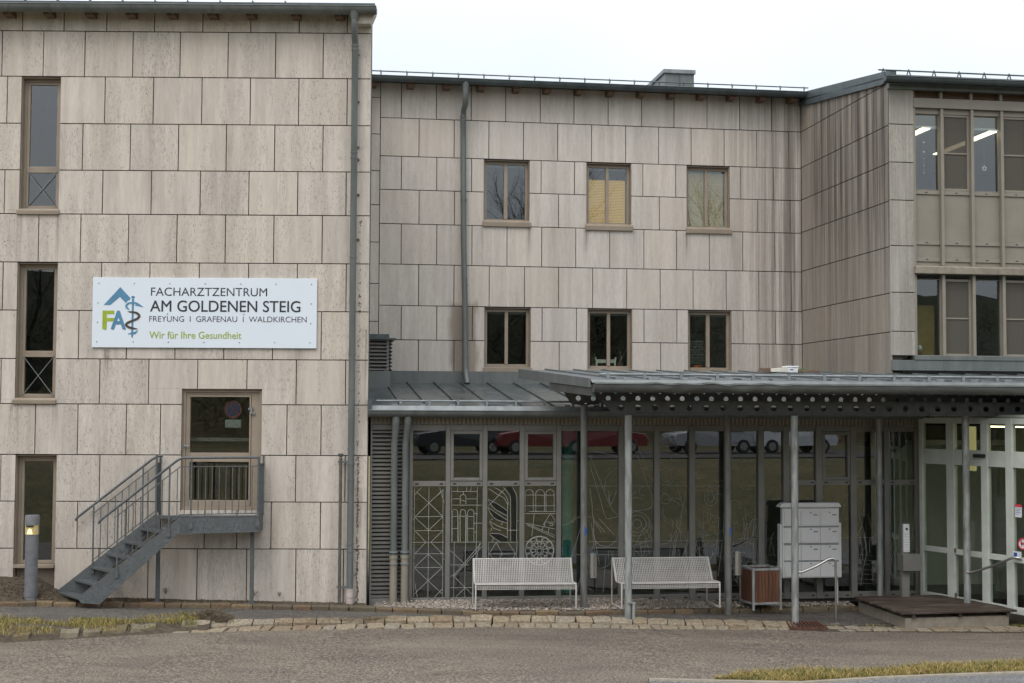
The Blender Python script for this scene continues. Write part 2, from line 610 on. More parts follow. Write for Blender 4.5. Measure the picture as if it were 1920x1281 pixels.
f = MB(); pane(f, g0, g1, gz0, gz1, .12); pane(f, g0, g1, kz0, kz1, .12); f.build('pane', 'glass', do)
f = MB(); f.box(g0 - .10, g0 - .05, .06, .085, gz0 + .08, gz0 + .15); f.tube([(g0 - .075, .085, gz0 + .115), (g0 - .075, .03, gz0 + .115), (g0 + .02, .03, gz0 + .115)], .012, 8)
f.build('handle', 'zinc_pale', do, .003)
f = MB(); f.cyl(L1 + .01, .07, gz1 - .30, gz1 - .17, .022, 10); f.box(L1 - .05, L1 + .0, .07, .085, gz1 - .23, gz1 - .19); f.box(L1 + .02, L1 + .07, .07, .085, gz1 - .31, gz1 - .27)
f.build('hinge', 'zinc_pale', do, .003)
# no-stopping disc and plate fixed behind the upper pane
M['sign_blue'] = plain('sign_blue', (.02, .028, .10), rough=.5)
M['sign_red'] = plain('sign_red', (.15, .02, .027), rough=.5)
M['plate'] = plain('plate_grey', (.22, .235, .22), rough=.6)
cu, cz = FL.uz(437, 768, .14); rr = .155
f = MB()
n = 32
f.add([(cu + rr * .82 * cos(2 * pi * i / n), .150, cz + rr * .82 * sin(2 * pi * i / n)) for i in range(n)] +
      [(cu + rr * .82 * cos(2 * pi * i / n), .156, cz + rr * .82 * sin(2 * pi * i / n)) for i in range(n)],
      [tuple(range(n)), tuple(range(n, 2 * n))] + [(i, (i + 1) % n, n + (i + 1) % n, n + i) for i in range(n)])
f.build('notice_disc', 'sign_blue', do)
f = MB()
vs = []
for i in range(n):
    for r0, yy in ((rr, .146), (rr * .80, .146), (rr * .80, .152), (rr, .152)):
        vs.append((cu + r0 * cos(2 * pi * i / n), yy, cz + r0 * sin(2 * pi * i / n)))
f.add(vs, [(i * 4 + j, i * 4 + (j + 1) % 4, ((i + 1) % n) * 4 + (j + 1) % 4, ((i + 1) % n) * 4 + j) for i in range(n) for j in range(4)])
f.bar((cu - .09, .147, cz + .09), (cu + .09, .147, cz - .09), .03, .003, (0, 1, 0))
f.build('notice_ring', 'sign_red', do)
f = MB(); q = px_rect(FL, 422, 452, 787, 802, .15); f.box(q[0], q[1], .15, .155, q[2], q[3]); f.build('notice_plate', 'plate', do)

# eaves, gutter, rafters, roof of the left wing
yo = -.36
gr = .118
gu1 = FL.u(706.5, 20, yo); gz = FL.z(345, 16.5, yo)
def gutter(mb, u0, u1, y, z, r, n=9, step=1.2, wob=None):
    """half-round channel with a rolled front edge"""
    k = max(2, int((u1 - u0) / step) + 1)
    vs, fs = [], []
    for i in range(k):
        u = u0 + (u1 - u0) * i / (k - 1)
        for j in range(n):
            a = pi + pi * j / (n - 1)
            q = wob(u, j) if wob else 0
            vs.append((u, y + r * cos(a) + q * .4, z + r * sin(a) + q))
    for i in range(k - 1):
        for j in range(n - 1):
            fs.append((i * n + j, i * n + j + 1, (i + 1) * n + j + 1, (i + 1) * n + j))
    mb.add(vs, fs, True)
    for i in (0, k - 1):
        mb.add([vs[i * n + j] for j in range(n)], [tuple(range(n))])
    mb.tube([(u0 + (u1 - u0) * i / (k - 1), y - r, z + .006 + (wob(u0 + (u1 - u0) * i / (k - 1), 0) if wob else 0)) for i in range(k)], .011, 6)


f = MB(); gutter(f, U0L - .2, gu1, yo, gz + .04, gr); 
for x in (19, 94, 171, 247.5, 324, 400, 472, 556, 637):
    uu = FL.u(x, 16, yo); f.tube([(uu, yo - gr - .003, gz + .03), (uu, yo - gr * .75, gz - .045), (uu, yo, gz - gr + .012)], .008, 5)
f.build('gutter', 'zinc', left)
f = MB()
for x in (19, 94, 171, 247.5, 324, 400, 472, 556, 637):
    uu = FL.u(x, 26, -.12); f.box(uu - .075, uu + .075, yo + .09, -.004, gz - .10, gz + .04)
f.build('rafter_ends', 'rafter', left)
f = MB()
zr = gz + .06
ue0 = FL.u(704, 8, yo)
v = []
for q, (yy, za, zb_) in enumerate(((yo - .06, zr + .02, zr + .05), (.0, zr - .01, zr + .09), (4.6, zr + .32, zr + .44))):
    ur = ue0 - (.0 if q == 0 else (.11 if q == 1 else 1.2))
    v += [(U0L - .25, yy, za), (ur, yy, za), (ur, yy, zb_), (U0L - .25, yy, zb_)]
f.add(v, [(0, 1, 2, 3), (4, 0, 3, 7), (1, 5, 6, 2), (3, 2, 6, 7), (0, 4, 5, 1), (8, 4, 7, 11), (5, 9, 10, 6), (7, 6, 10, 11), (4, 8, 9, 5), (9, 8, 11, 10)])
for x in range(-380, 570, 61):
    uu = FL.u(x, 8, yo); f.prism([(yo - .05, zr + .05), (yo - .05, zr + .085), (4.4, zr + .46), (4.4, zr + .42)], 'x', uu - .008, uu + .008)
f.build('roof', 'zinc_dark', left)
f = MB()
ue = FL.u(704.5, 30, -.2)
f.prism([(.0, FL.z(694, 52)), (-.25, FL.z(694, 52)), (-.25, zr), (ue, zr), (ue, FL.z(704, 31))], 'y', -.27, -.008)
f.build('verge_soffit', 'stone_left', left)

# corner downpipe
ypi = -.13
pu0, pu1 = FL.u(662.5, 200, ypi), FL.u(659.2, 1000, ypi)
pu = FL.u(660.8, 600, ypi)
f = MB()
zt = FL.z(665, 30, yo)
f.tube([(pu, yo, gz - .03), (pu, yo, gz - .05), (pu, yo, gz - .17)], [.10, .095, .062], 14)
f.tube([(pu, yo, gz - .16), (pu, yo, gz - .24), (pu, yo + .06, gz - .36), (pu, ypi - .03, gz - .5), (pu, ypi, gz - .58), (pu, ypi, .42)], .058, 14)
for yy in (86, 94, 286, 296, 482, 664, 730, 870, 900, 1020, 1034):
    zz = FL.z(660, yy, ypi); f.cyl(pu, ypi, zz - .012, zz + .012, .066, 14)
f.build('downpipe', 'zinc', left)
f = MB(); f.cyl(pu, ypi, -.1, .33, .064, 14); f.cyl(pu, ypi, .29, .44, .072, 14)
M['plastic_pale'] = plain('pale_pipe_foot', (.50, .43, .40), (.36, .30, .27), .6)
f.build('pipe_foot', 'plastic_pale', left)
f = MB()
for i in range(330):                                                              # seam of rusty filler drops beside the pipe
    t = random.random() ** 1.6
    zz = .15 + 6.8 * (1 - t) if random.random() < .25 else .15 + 2.6 * random.random()
    uu = pu + .115 + random.gauss(0, .012)
    f.sphere((uu, -.004, zz), random.uniform(.004, .011), 5, 4, 1.6)
M['rust'] = plain('rust_brown', (.17, .115, .085), (.11, .075, .055), .9)
f.build('rust_seam', 'rust', left, kind='stuff')
for x, y in ((672, 104), (672, 192), (672, 277), (672, 300), (672, 366), (672, 450)):
    f = MB(); uu, zz = FL.uz(x, y); f.box(uu - .03, uu + .02, -.03, -.001, zz - .015, zz + .02); f.build('pipe_bracket', 'rust', left)

# vent standpipe next to it
sp = FL.u(637.5, 990, -.13)
vp = thing('vent_pipe', 'thin brownish standpipe with a small cap left of the long downpipe', 'pipe', FL.w(sp, -.13, .0), FL.a)
f = MB(); f.cyl(0, 0, -.05, FL.z(637, 858, -.13), .028, 12); f.build('pipe', plain('galv_brown', (.13, .12, .105), (.09, .075, .06), .5, .3), vp)
f = MB(); zt = FL.z(637, 856, -.13); f.tube([(0, 0, zt - .01), (0, 0, zt + .02), (0, 0, zt + .05)], [.03, .05, .045], 12); f.build('cap', 'zinc_dark', vp)
f = MB()
for yy in (866, 1101):
    zz = FL.z(640, yy, -.13); f.box(-.045, .22, -.012, .012, zz - .018, zz + .018); f.box(.05, .08, .0, .13, zz - .012, zz + .012)
f.build('clamp', 'zinc', vp)

# ================================================================ SIGN BOARD
sq = px_rect(FL, 173, 594, 521.5, 652.5, -.04)
sb = thing('sign_board', 'long white board reading FACHARZTZENTRUM AM GOLDENEN STEIG on the stone wall', 'sign', FL.w(sq[0], -.04, sq[2]), FL.a)
SW, SH = sq[1] - sq[0], sq[3] - sq[2]
M['board'] = plain('board_white', (.62, .68, .74), (.60, .66, .72), .35, 0, (1, 1, 1), .01)
f = MB(); f.box(0, SW, 0, .035, 0, SH); f.build('board', 'board', sb, .004)


def bp(x, y):          # zoomed board picture (scale 4.174) -> board metres
    return (x - 54) / (1813 - 54) * SW, (636 - y) / (636 - 86) * SH


M['ink'] = plain('ink_dark', (.018, .020, .028), rough=.5)
M['olive'] = plain('sign_olive', (.30, .40, .02), rough=.5)
M['sblue'] = plain('sign_petrol', (.075, .22, .36), rough=.5)
M['sbrown'] = plain('sign_brown', (.055, .035, .025), rough=.5)


def lettering(txt, x0, x1, ytop, ybot, mat, bold=0.0, name='lettering'):
    cu_ = bpy.data.curves.new('t', 'FONT')
    cu_.body = txt; cu_.size = 1; cu_.resolution_u = 6; cu_.offset = bold if bold < 0 else 0
    o = bpy.data.objects.new('t', cu_); COL.objects.link(o)
    bpy.context.view_layer.update()
    me = bpy.data.meshes.new_from_object(o.evaluated_get(bpy.context.evaluated_depsgraph_get()))
    bpy.data.objects.remove(o); bpy.data.curves.remove(cu_)
    xs = [v.co.x for v in me.vertices]; ys = [v.co.y for v in me.vertices]
    a0, b1 = bp(x0, ytop); a1, b0 = bp(x1, ybot)
    # cap height: from baseline 0 to the top of the tallest letter
    sx = (a1 - a0) / (max(xs) - min(xs)); sy = (b1 - b0) / max(ys)
    mx = min(xs)
    for v in me.vertices:
        v.co = ((v.co.x - mx) * sx + a0, -.0035, v.co.y * sy + b0)
    me.materials.clear(); me.materials.append(M[mat])
    bm = bmesh.new(); bm.from_mesh(me)
    ret = bmesh.ops.extrude_face_region(bm, geom=bm.faces[:])
    for v in ret['geom']:
        if isinstance(v, bmesh.types.BMVert): v.co.y += .003
    bmesh.ops.recalc_face_normals(bm, faces=bm.faces); bm.to_mesh(me); bm.free()
    if bold > .004:                                    # heavier strokes: copies of the letters side by side, one skin apart
        bm = bmesh.new(); bm.from_mesh(me)
        src = bm.verts[:] + bm.edges[:] + bm.faces[:]
        for s_, (ddx, ddz) in enumerate(((bold, 0), (0, bold * .7), (bold, bold * .7))):
            r = bmesh.ops.duplicate(bm, geom=src)
            for v in r['geom']:
                if isinstance(v, bmesh.types.BMVert): v.co.x += ddx * sx * .5; v.co.z += (ddz - bold * .35) * sy * .5; v.co.y -= .0002 * (s_ + 1)
        bm.to_mesh(me); bm.free()
    t = bpy.data.objects.new(name, me); COL.objects.link(t); t.parent = sb
    return t


lettering('FACHARZTZENTRUM', 511, 1421, 162, 227, 'ink', -.003)
lettering('AM GOLDENEN STEIG', 506, 1682, 264, 351, 'ink', .031)
lettering('FREYUNG  I  GRAFENAU  I  WALDKIRCHEN', 501, 1734, 387, 431, 'ink', -.005)
lettering('Wir für Ihre Gesundheit', 503, 1223, 508, 563, 'olive', .02)
lettering('F', 135, 213, 351, 492, 'olive', .12)
lettering('A', 201, 309, 351, 492, 'sblue', .12)


def logo_poly(pts, mat, y=-.003):
    f = MB(); f.prism([bp(*p) for p in pts], 'y', y, -.0004); return f


f = logo_poly([(270, 161), (352, 248), (345, 262), (330, 268), (316, 288), (269, 238), (195, 303), (142, 303)], 'sblue')
f.prism([bp(*p) for p in [(363, 252), (379, 252), (377, 545), (372, 560), (367, 560), (362, 545)]], 'y', -.003, -.0004)
f.prism([bp(371 + 15 * cos(a), 240 + 10 * sin(a)) for a in [2 * pi * i / 14 for i in range(14)]], 'y', -.003, -.0004)


def ribbon(f, pts, ws, y):
    """flat curved band through pts"""
    P = []
    k = len(pts)
    for i in range(k - 1):
        p0, p1, p2, p3 = pts[max(i - 1, 0)], pts[i], pts[i + 1], pts[min(i + 2, k - 1)]
        for t in [j / 8 for j in range(8)]:
            q = [.5 * (2 * p1[c] + (p2[c] - p0[c]) * t + (2 * p0[c] - 5 * p1[c] + 4 * p2[c] - p3[c]) * t * t + (3 * p1[c] - p0[c] - 3 * p2[c] + p3[c]) * t ** 3) for c in (0, 1)]
            P.append((q[0], q[1], ws[i] + (ws[i + 1] - ws[i]) * t))
    P.append((*pts[-1], ws[-1]))
    L, R = [], []
    for i, p in enumerate(P):
        a, b = P[max(i - 1, 0)], P[min(i + 1, len(P) - 1)]
        dx, dy = b[0] - a[0], b[1] - a[1]; n = hypot(dx, dy) or 1
        L.append(bp(p[0] - dy / n * p[2] / 2, p[1] + dx / n * p[2] / 2)); R.append(bp(p[0] + dy / n * p[2] / 2, p[1] - dx / n * p[2] / 2))
    vs = [(a[0], y, a[1]) for a in L] + [(a[0], y, a[1]) for a in R] + [(a[0], y + .002, a[1]) for a in L] + [(a[0], y + .002, a[1]) for a in R]
    n = len(L)
    f.add(vs, [(i, i + 1, n + i + 1, n + i) for i in range(n - 1)] + [(2 * n + i, 2 * n + i + 1, i + 1, i) for i in range(n - 1)] + [(n + i, n + i + 1, 3 * n + i + 1, 3 * n + i) for i in range(n - 1)])


ribbon(f, [(345, 338), (326, 326), (320, 306), (336, 290), (362, 284), (392, 286), (412, 298), (432, 308), (452, 316)], [5, 14, 17, 15, 13, 14, 19, 12, 2], -.0055)
ribbon(f, [(385, 300), (400, 303), (414, 303)], [2, 9, 12], -.0058)
ribbon(f, [(336, 531), (362, 524), (392, 520), (411, 500)], [3, 14, 18, 3], -.0055)
f.build('emblem', 'sblue', sb)
f = MB(); ribbon(f, [(330, 354), (362, 356), (400, 364), (422, 384), (408, 408), (372, 424), (336, 440), (320, 456), (338, 474), (372, 484), (412, 490)], [3, 12, 17, 19, 18, 17, 18, 17, 18, 17, 3], -.0085)
f.build('emblem_snake', 'sbrown', sb)
f = MB()
for row, xs in ((131, (101, 379, 657, 935, 1213, 1490, 1768)), (591, (93, 377, 653, 930, 1208, 1485, 1762)), (285, (96, 1768)), (438, (97, 1766)), (369, (641, 1240))):
    for x in xs:
        a, b = bp(x, row); f.sphere((a, -.002, b), .011, 8, 5)
f.build('screws', plain('screw_grey', (.25, .27, .29), rough=.4, metal=.5), sb)

# ================================================================ MIDDLE WING
mid = thing('office_building', 'set back middle wing with two rows of three small windows', 'building', FM.o, FM.a)
UC = FM.u(1503, 400)                                   # inner corner with the side wall
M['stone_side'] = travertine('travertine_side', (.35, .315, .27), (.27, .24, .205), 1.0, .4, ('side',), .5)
M['stone_pier'] = travertine('travertine_pier', (.41, .39, .35), (.34, .322, .288), .35, .7, None, .5)
ZM = rowz(FM, 711.7, 1500, [(220.7, 247.3), (291.7, 316.7), (354.7, 376.7), (418.3, 438.3), (494.4, 510.8), (571.4, 585.4), (636.0, 646.9)])
ZMB = rowz(FM, 785, 1050, [(693.7, 696)])[0]
JM = [[711.7, 752.7, 818.3, 883.7, 948.3, 1013, 1076.3, 1140.3, 1203, 1263.8, 1325.7, 1386.9, 1446.5],
      [711.7, 785.7, 851.7, 916.7, 981.7, 1045.7, 1109.2, 1173.1, 1235, 1296, 1357.8, 1419, 1479],
      [711.7, 752.7, 819, 884.3, 1014.7, 1077.3, 1205.5, 1266.8, 1389, 1450],
      [711.7, 785.7, 852.3, 917, 1047.3, 1236.4, 1420.8, 1481.5],
      [711.7, 752.3, 819, 885, 950.7, 1015.7, 1079.7, 1143.5, 1207.5, 1268.7, 1330, 1392.6, 1453],
      [711.7, 785, 851.3, 917.4, 983.4, 1047.5, 1111.4, 1175.3, 1238, 1299.6, 1361.7, 1423, 1483.8],
      [711.7, 752.4, 819, 885.6, 1016.5, 1080.8, 1207.6, 1269.4, 1393.4, 1453.6],
      [711.7, 784.6, 851.3, 1048.6, 1111, 1238.8, 1300, 1362, 1424.7, 1485.5]]
WIN = [px_rect(FM, *q) for q in ((907, 993, 297.5, 417), (1099.5, 1184, 304, 424), (1287.5, 1368.5, 310, 430),
                                 (907.8, 995, 575.3, 689.5), (1101.6, 1185.6, 578.8, 693), (1290.3, 1372, 583, 696))]
WIN = [(a, b, c, (ZM[1] if i < 3 else ZM[5]) - GAP / 2) for i, (a, b, c, d) in enumerate(WIN)]
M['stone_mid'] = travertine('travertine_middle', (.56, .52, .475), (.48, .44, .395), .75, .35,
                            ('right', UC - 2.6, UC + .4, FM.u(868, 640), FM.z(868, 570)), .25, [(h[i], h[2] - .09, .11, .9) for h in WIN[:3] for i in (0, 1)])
ztopM = FM.z(1100, 160)
edges = [ztopM] + ZM + [2.9]
mb = MB()
u711 = FM.u(711.7, 400)
for i in range(len(edges) - 1):
    ym = 190 + i * 66
    slab_row(mb, edges[i + 1], edges[i], [FM.u(x, ym) for x in JM[i][1:]], u711, UC - .004, WIN, 0, 9)
zc = [ztopM] + [FM.z(702, y) for y in (182.3, 251, 320, 384, 454, 531.6, 602.7)] + [3.2]
for a, b in zip(zc, zc[1:]):
    slab_row(mb, b, a, [], u711 - 1.3, u711, [], .0, 9)
mb.build('wall', 'stone_mid', mid, .004)
mb = MB(); wall_core(mb, u711 - 1.3, UC + .3, 2.6, ztopM - .02, WIN); mb.build('wall_core', 'joint', mid)
mb = MB()
mb.box(u711 - 1.3, UC + .3, 4.2, 4.3, 2.6, ztopM); mb.box(u711 - 1.3, u711 - 1.2, .3, 4.2, 2.6, ztopM)
for zz in (ZM[5] + .35, WIN[3][2] - .55, ztopM - .35):
    mb.box(u711 - 1.2, UC + .3, .301, 4.2, zz - .08, zz)
for uu in (.5 * (WIN[0][1] + WIN[1][0]), .5 * (WIN[1][1] + WIN[2][0])):
    mb.box(uu - .05, uu + .05, .302, 4.19, 2.6, ztopM)
mb.build('interior', 'inside', mid)

k = Mat('blind_lit')                                   # slatted blind with lamp light behind it
x, y, z = k.xyz()
wv = k.node('ShaderNodeTexWave'); wv.bands_direction = 'Z'; wv.inputs['Scale'].default_value = 9
k.l.new(k.tc, wv.inputs['Vector'])
cc = k.mix(k.rng(wv.outputs['Fac'], .25, .75), (.66, .38, .08), (.36, .20, .04))
k.l.new(cc, k.p.inputs['Emission Color']); k.p.inputs['Emission Strength'].default_value = .45
M['blind_lit'] = k.out(cc, .7)
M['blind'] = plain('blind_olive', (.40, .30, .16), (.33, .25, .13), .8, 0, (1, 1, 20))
M['blind'].node_tree.nodes['Principled BSDF'].inputs['Emission Color'].default_value = (.5, .36, .15, 1)  # faint warm glow put into the blind itself to lift its tone
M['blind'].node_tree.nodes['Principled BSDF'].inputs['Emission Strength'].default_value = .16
mull = ((909, 944, 951.7, 986), (1100.5, 1134.5, 1141, 1175), (1288, 1320, 1326.5, 1360), (911, 945.5, 952.5, 988), (1104, 1137, 1144, 1178), (1291, 1323, 1330.5, 1362.5))
for i, h in enumerate(WIN):
    u0, u1, z0, z1 = h
    ym = 360 if i < 3 else 640
    a, b, c, d = [FM.u(x, ym, .15) for x in mull[i]]
    f = MB()
    ring(f, u0 + .004, u1 - .004, z0 + .004, z1 - .004, .014, .036, .17)
    ring(f, u0 + .018, u1 - .018, z0 + .018, z1 - .018, .062, .13, .20, .062, .072)
    f.box(b + .005, c - .005, .12, .20, z0 + .081, z1 - .091)
    fo = f.build('window', 'brown', mid, .004)
    p = MB(); pane(p, u0 + .085, b, z0 + .085, z1 - .095, .16); pane(p, c, u1 - .085, z0 + .085, z1 - .095, .16)
    p.build('pane', 'glass', fo)
    if i != 3 and i < 4:
        p = MB(); p.prism([(-.05, z0 - .005), (-.05, z0 - .02), (-.045, z0 - .10), (.025, z0 - .10), (.025, z0 + .05), (.0, z0 + .03)], 'x', u0 - .02, u1 + .03); p.build('sill', 'brown', fo, .004)
    else:
        p = MB(); p.box(u0 - .02, u1 + .03, -.05, .025, z0 - .10, z0 - .005); p.build('sill', 'brown', fo, .004)
    if i in (1, 2):
        p = MB(); p.box(u0 + .09, u1 - .09, .24, .26, z0 + .1 if i == 1 else z0 + .1, z1 - (.34 if i == 1 else .1)); p.build('blind', 'blind_lit' if i == 1 else 'blind', fo)
    p = MB(); p.box(u0 + .06, u1 - .06, .205, .235, z1 - .13, z1 - .085); p.build('blind_box', 'plate', fo)
    if i == 5:
        p = MB()                                        # chain of loops patterned curtain
        for r in range(9):
            for q in range(6):
                cx, cz_ = a + .03 + q * .058 + (.029 if r % 2 else 0), z0 + .16 + r * .06
                p.tube([(cx + .034 * cos(t), .23, cz_ + .034 * sin(t)) for t in [pi * j / 6 for j in range(7)]], .006, 4, False)
        p.build('net_curtain', 'plate', fo)

# eaves
yo2 = -.44; gz2 = FM.z(1100, 163, yo2) + .012
f = MB(); gutter(f, u711 - 1.0, FM.u(1512, 180, yo2), yo2, gz2 + .04, .10)
for x in (833, 1030, 1150, 1330, 1440):
    uu = FM.u(x, 160, yo2); f.tube([(uu, yo2 - .082, gz2 + .035), (uu, yo2 - .055, gz2 - .03), (uu, yo2, gz2 - .056)], .007, 5)
f.build('gutter', 'zinc_dark', mid)
f = MB()
for x in (700, 770, 837.7, 902, 968, 1026, 1086, 1144.5, 1202.5, 1259, 1315, 1371.5, 1428, 1485):
    uu = FM.u(x, 172, -.2); f.box(uu - .075, uu + .065, yo2 + .1, -.004, gz2 - .125, gz2 + .02)
f.build('rafter_ends', 'rafter', mid)
f = MB(); f.prism([(yo2 - .04, gz2 + .045), (yo2 - .04, gz2 + .07), (9.0, gz2 + .75), (9.0, gz2 + .6), (0, gz2 + .01)], 'x', u711 - 1.2, UC + .1)
f.build('roof', 'zinc_dark', mid)
f = MB()
zs = FM.z(1100, 148.6, yo2 + .1)
f.tube([(u711 - 1.0, yo2 + .1, zs), (UC + .05, yo2 + .1, zs)], .014, 6)
for i in range(int((UC - u711 + 1) / .55)):
    uu = FM.u(714, 140, yo2) + i * .553
    if uu < UC: f.bar((uu, yo2 + .1, gz2 + .06), (uu, yo2 + .1, zs + .03), .014, .014); f.bar((uu, yo2 + .13, gz2 + .065), (uu + .03, yo2 + .1, zs), .01)
f.build('snow_guard', 'zinc_dark', mid)
# boxy roof outlet
q0, q1, qz0, qz1 = px_rect(FM, 1245, 1303.5, 131, 162, 2.2)
f = MB(); f.box(q0 + .02, q1 - .03, 2.2, 5.2, qz0 - .6, qz1 - .1); ch = f.build('chimney', 'zinc', mid)
f = MB(); f.box(q0 - .02, q1, 2.15, 5.3, qz1 - .1, qz1); f.build('cap', 'zinc_pale', ch, .01)
f = MB(); f.box((q0 + q1) / 2 - .01, (q0 + q1) / 2 + .01, 2.185, 2.2, qz0 - .3, qz1 - .1); f.build('seam', 'zinc_dark', ch)
# downpipe with swan neck
a = lambda px, py, y: (FM.u(px, py, y), y, FM.z(px, py, y))
f = MB()
p0 = a(873, 158, yo2)
f.tube([(p0[0], yo2, gz2 + .0), (p0[0], yo2, gz2 - .03), (p0[0], yo2, gz2 - .16)], [.088, .082, .062], 14)
f.tube([(p0[0], yo2, gz2 - .15), (p0[0], yo2, gz2 - .28), a(872.5, 196, yo2 + .10), a(869.5, 206, -.2), a(868.5, 218, -.13), a(868.6, 300, -.13), a(869.2, 450, -.13), a(871.5, 560, -.13), a(872, 690, -.13), a(873.5, 700, -.15), a(876, 720, -.30)], .062, 14)
for x, y in ((868.5, 219), (869, 226), (869.3, 374), (869.3, 377), (871, 522), (871.3, 536), (872, 671)):
    p = a(x, y, -.13); f.cyl(p[0], -.13, p[2] - .012, p[2] + .012, .07, 14)
f.build('downpipe', 'zinc', mid)

# things behind the lower windows
def lw(i, du, y, dz):
    h = WIN[i]; return FM.w(h[0] + du, y, h[2] + dz)
M['leaf'] = plain('leaf_green', (.05, .09, .03), (.03, .055, .02), .6)
M['stem'] = plain('dry_stem', (.20, .17, .13), rough=.8)
M['cream'] = plain('cream_plastic', (.62, .60, .52), rough=.5)
ch1 = thing('chair', 'cream chair back behind the lower middle window', 'chair', lw(4, .46, .25, -.52), FM.a)
f = MB(); f.tube([(-.2, 0, .42), (-.21, 0, .72), (-.23, .02, .79)], .022, 8); f.tube([(.2, 0, .42), (.21, 0, .72), (.23, .02, .79)], .022, 8); f.box(-.21, .21, -.012, .012, .67, .75); f.build('backrest', 'cream', ch1)
f = MB(); f.box(-.22, .22, 0, .42, .40, .44); f.build('seat', 'cream', ch1, .01)
for sx in (-.2, .2):
    for sy in (.02, .38):
        f = MB(); f.box(sx - .02, sx + .02, sy - .02, sy + .02, 0, .40); f.build('leg', 'cream', ch1)


def twig_plant(name, label, loc, hgt, n, leafy, seed, pot=True):
    rnd = random.Random(seed)
    t = thing(name, label, 'plant', loc, FM.a)
    f = MB(); g = MB()
    for i in range(n):
        p = Vector((0, 0, .12)); d = Vector((rnd.uniform(-.4, .4), rnd.uniform(-.15, .15), 1)).normalized()
        path = [p.copy()]
        for j in range(6):
            d = (d + Vector((rnd.uniform(-.35, .35), rnd.uniform(-.15, .15), rnd.uniform(-.1, .2)))).normalized()
            p = p + d * hgt / 6.5; path.append(p.copy())
            for q in range(leafy):
                c = p + Vector((rnd.gauss(0, .03), rnd.gauss(0, .03), rnd.gauss(0, .03))); w = rnd.uniform(.015, .035)
                e1 = Vector((rnd.uniform(-1, 1), rnd.uniform(-1, 1), rnd.uniform(-1, 1))).normalized() * w; e2 = Vector((rnd.uniform(-1, 1), rnd.uniform(-1, 1), rnd.uniform(-1, 1))).normalized() * w * .5
                g.add([c - e1, c + e2, c + e1, c - e2], [(0, 1, 2, 3)])
        f.tube(path, [.006 - .0007 * j for j in range(7)], 4)
    f.build('stem', 'stem', t)
    if leafy: g.build('foliage', 'leaf', t)
    if pot:
        f = MB(); f.cyl(0, 0, 0, .13, .06, 12, .08); f.build('pot', plain('pot_dark', (.12, .06, .04), rough=.7), t)
    return t


twig_plant('potted_plant', 'bare pale twigs in a pot right of the cream chair behind the window', lw(4, .80, .30, .04), .42, 9, 0, 3)
twig_plant('potted_plant', 'small green plant at the left end of the lower middle window', lw(4, .2, .3, .02), .22, 8, 5, 4)
ob = thing('bowl', 'orange bowl on the sill behind the lower right window of the middle wing', 'bowl', lw(5, .29, .33, .03), FM.a)
M['orange'] = plain('orange_glaze', (.70, .16, .03), rough=.4)
f = MB(); f.tube([(0, 0, 0), (0, 0, .02), (0, 0, .07), (0, 0, .10)], [.05, .08, .11, .115], 18); f.build('bowl_body', 'orange', ob)
f = MB(); f.cyl(0, 0, .10, .105, .10, 18); f.build('rim', 'orange', ob)

# ================================================================ RIGHT WING
rw = thing('office_building', 'right wing with streaked side wall and tall taupe window bays', 'building', FR.o, FR.a)


def sideloc(u, y, z):                                  # side-wall frame -> right-wing frame
    return FR.loc(FS.w(u, y, z))


mb = MB()
zlines = ZM[:]
ztc, ztp = FS.z(1521, 181), FS.z(1660, 149.5)
utc, utp = FS.u(1521, 181), SLEN
zroof = lambda u: ztc + (ztp - ztc) * (u - utc) / (utp - utc)
PZ = [(FR.z(1669, a) + FR.z(1713, b)) / 2 for a, b in ((232, 234.5), (304, 305), (375, 376), (460.5, 461.5), (547.7, 549), (621, 622))]
PB = FR.z(1690, 667)
zl = [zlines[0]] + [(zlines[i + 1] + PZ[i]) / 2 for i in range(6)]
sidev = []
for i in range(len(zl) + 1):
    zt = None if i == 0 else zl[i - 1]
    zb = zl[i] if i < len(zl) else 3.0
    js = [.0, .42] if i % 2 else [.0, .82]
    while js[-1] + .83 < SLEN - .2: js.append(js[-1] + .83)
    js.append(SLEN)
    for a_, b_ in zip(js, js[1:]):
        mb.cur = (random.random(), random.random(), random.random())
        ga, gb = a_ + .004, b_ - .004
        t0, t1 = (zroof(ga), zroof(gb)) if zt is None else (zt - GAP / 2, zt - GAP / 2)
        v = [(ga, 0, zb + GAP / 2), (gb, 0, zb + GAP / 2), (gb, 0, t1), (ga, 0, t0)]
        mb.add(v + [(p[0], .034, p[2]) for p in v], [(0, 1, 2, 3), (0, 4, 5, 1), (1, 5, 6, 2), (2, 6, 7, 3), (3, 7, 4, 0)])
mb.cur = None
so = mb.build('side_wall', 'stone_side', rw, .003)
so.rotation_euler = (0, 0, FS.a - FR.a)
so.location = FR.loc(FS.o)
mb = MB(); mb.prism([(.01, 2.9), (SLEN - .05, 2.9), (SLEN - .05, zroof(SLEN) - .03), (.01, zroof(.01) - .03)], 'y', .036, .25)
co = mb.build('wall_core', 'joint', rw); co.rotation_euler, co.location = so.rotation_euler, so.location
# front pier
pu1 = FR.u(1715, 400)
mb = MB()
pz = [FR.z(1690, 153)] + PZ + [PB]
for a_, b_ in zip(pz, pz[1:]):
    slab_row(mb, b_, a_, [], .0, pu1, [], 0, 9)
for a_, b_ in zip(pz, pz[1:]):                         # inner reveal of the pier
    mb.cur = (random.random(), .3, .2); mb.box(pu1 - .034, pu1 - .001, .035, .30, b_ + .008, a_ - .008)
mb.build('pier', 'stone_pier', rw, .004)
mb = MB(); mb.box(.036, pu1 - .036, .036, .30, PB, pz[0]); mb.build('pier_core', 'joint', rw)

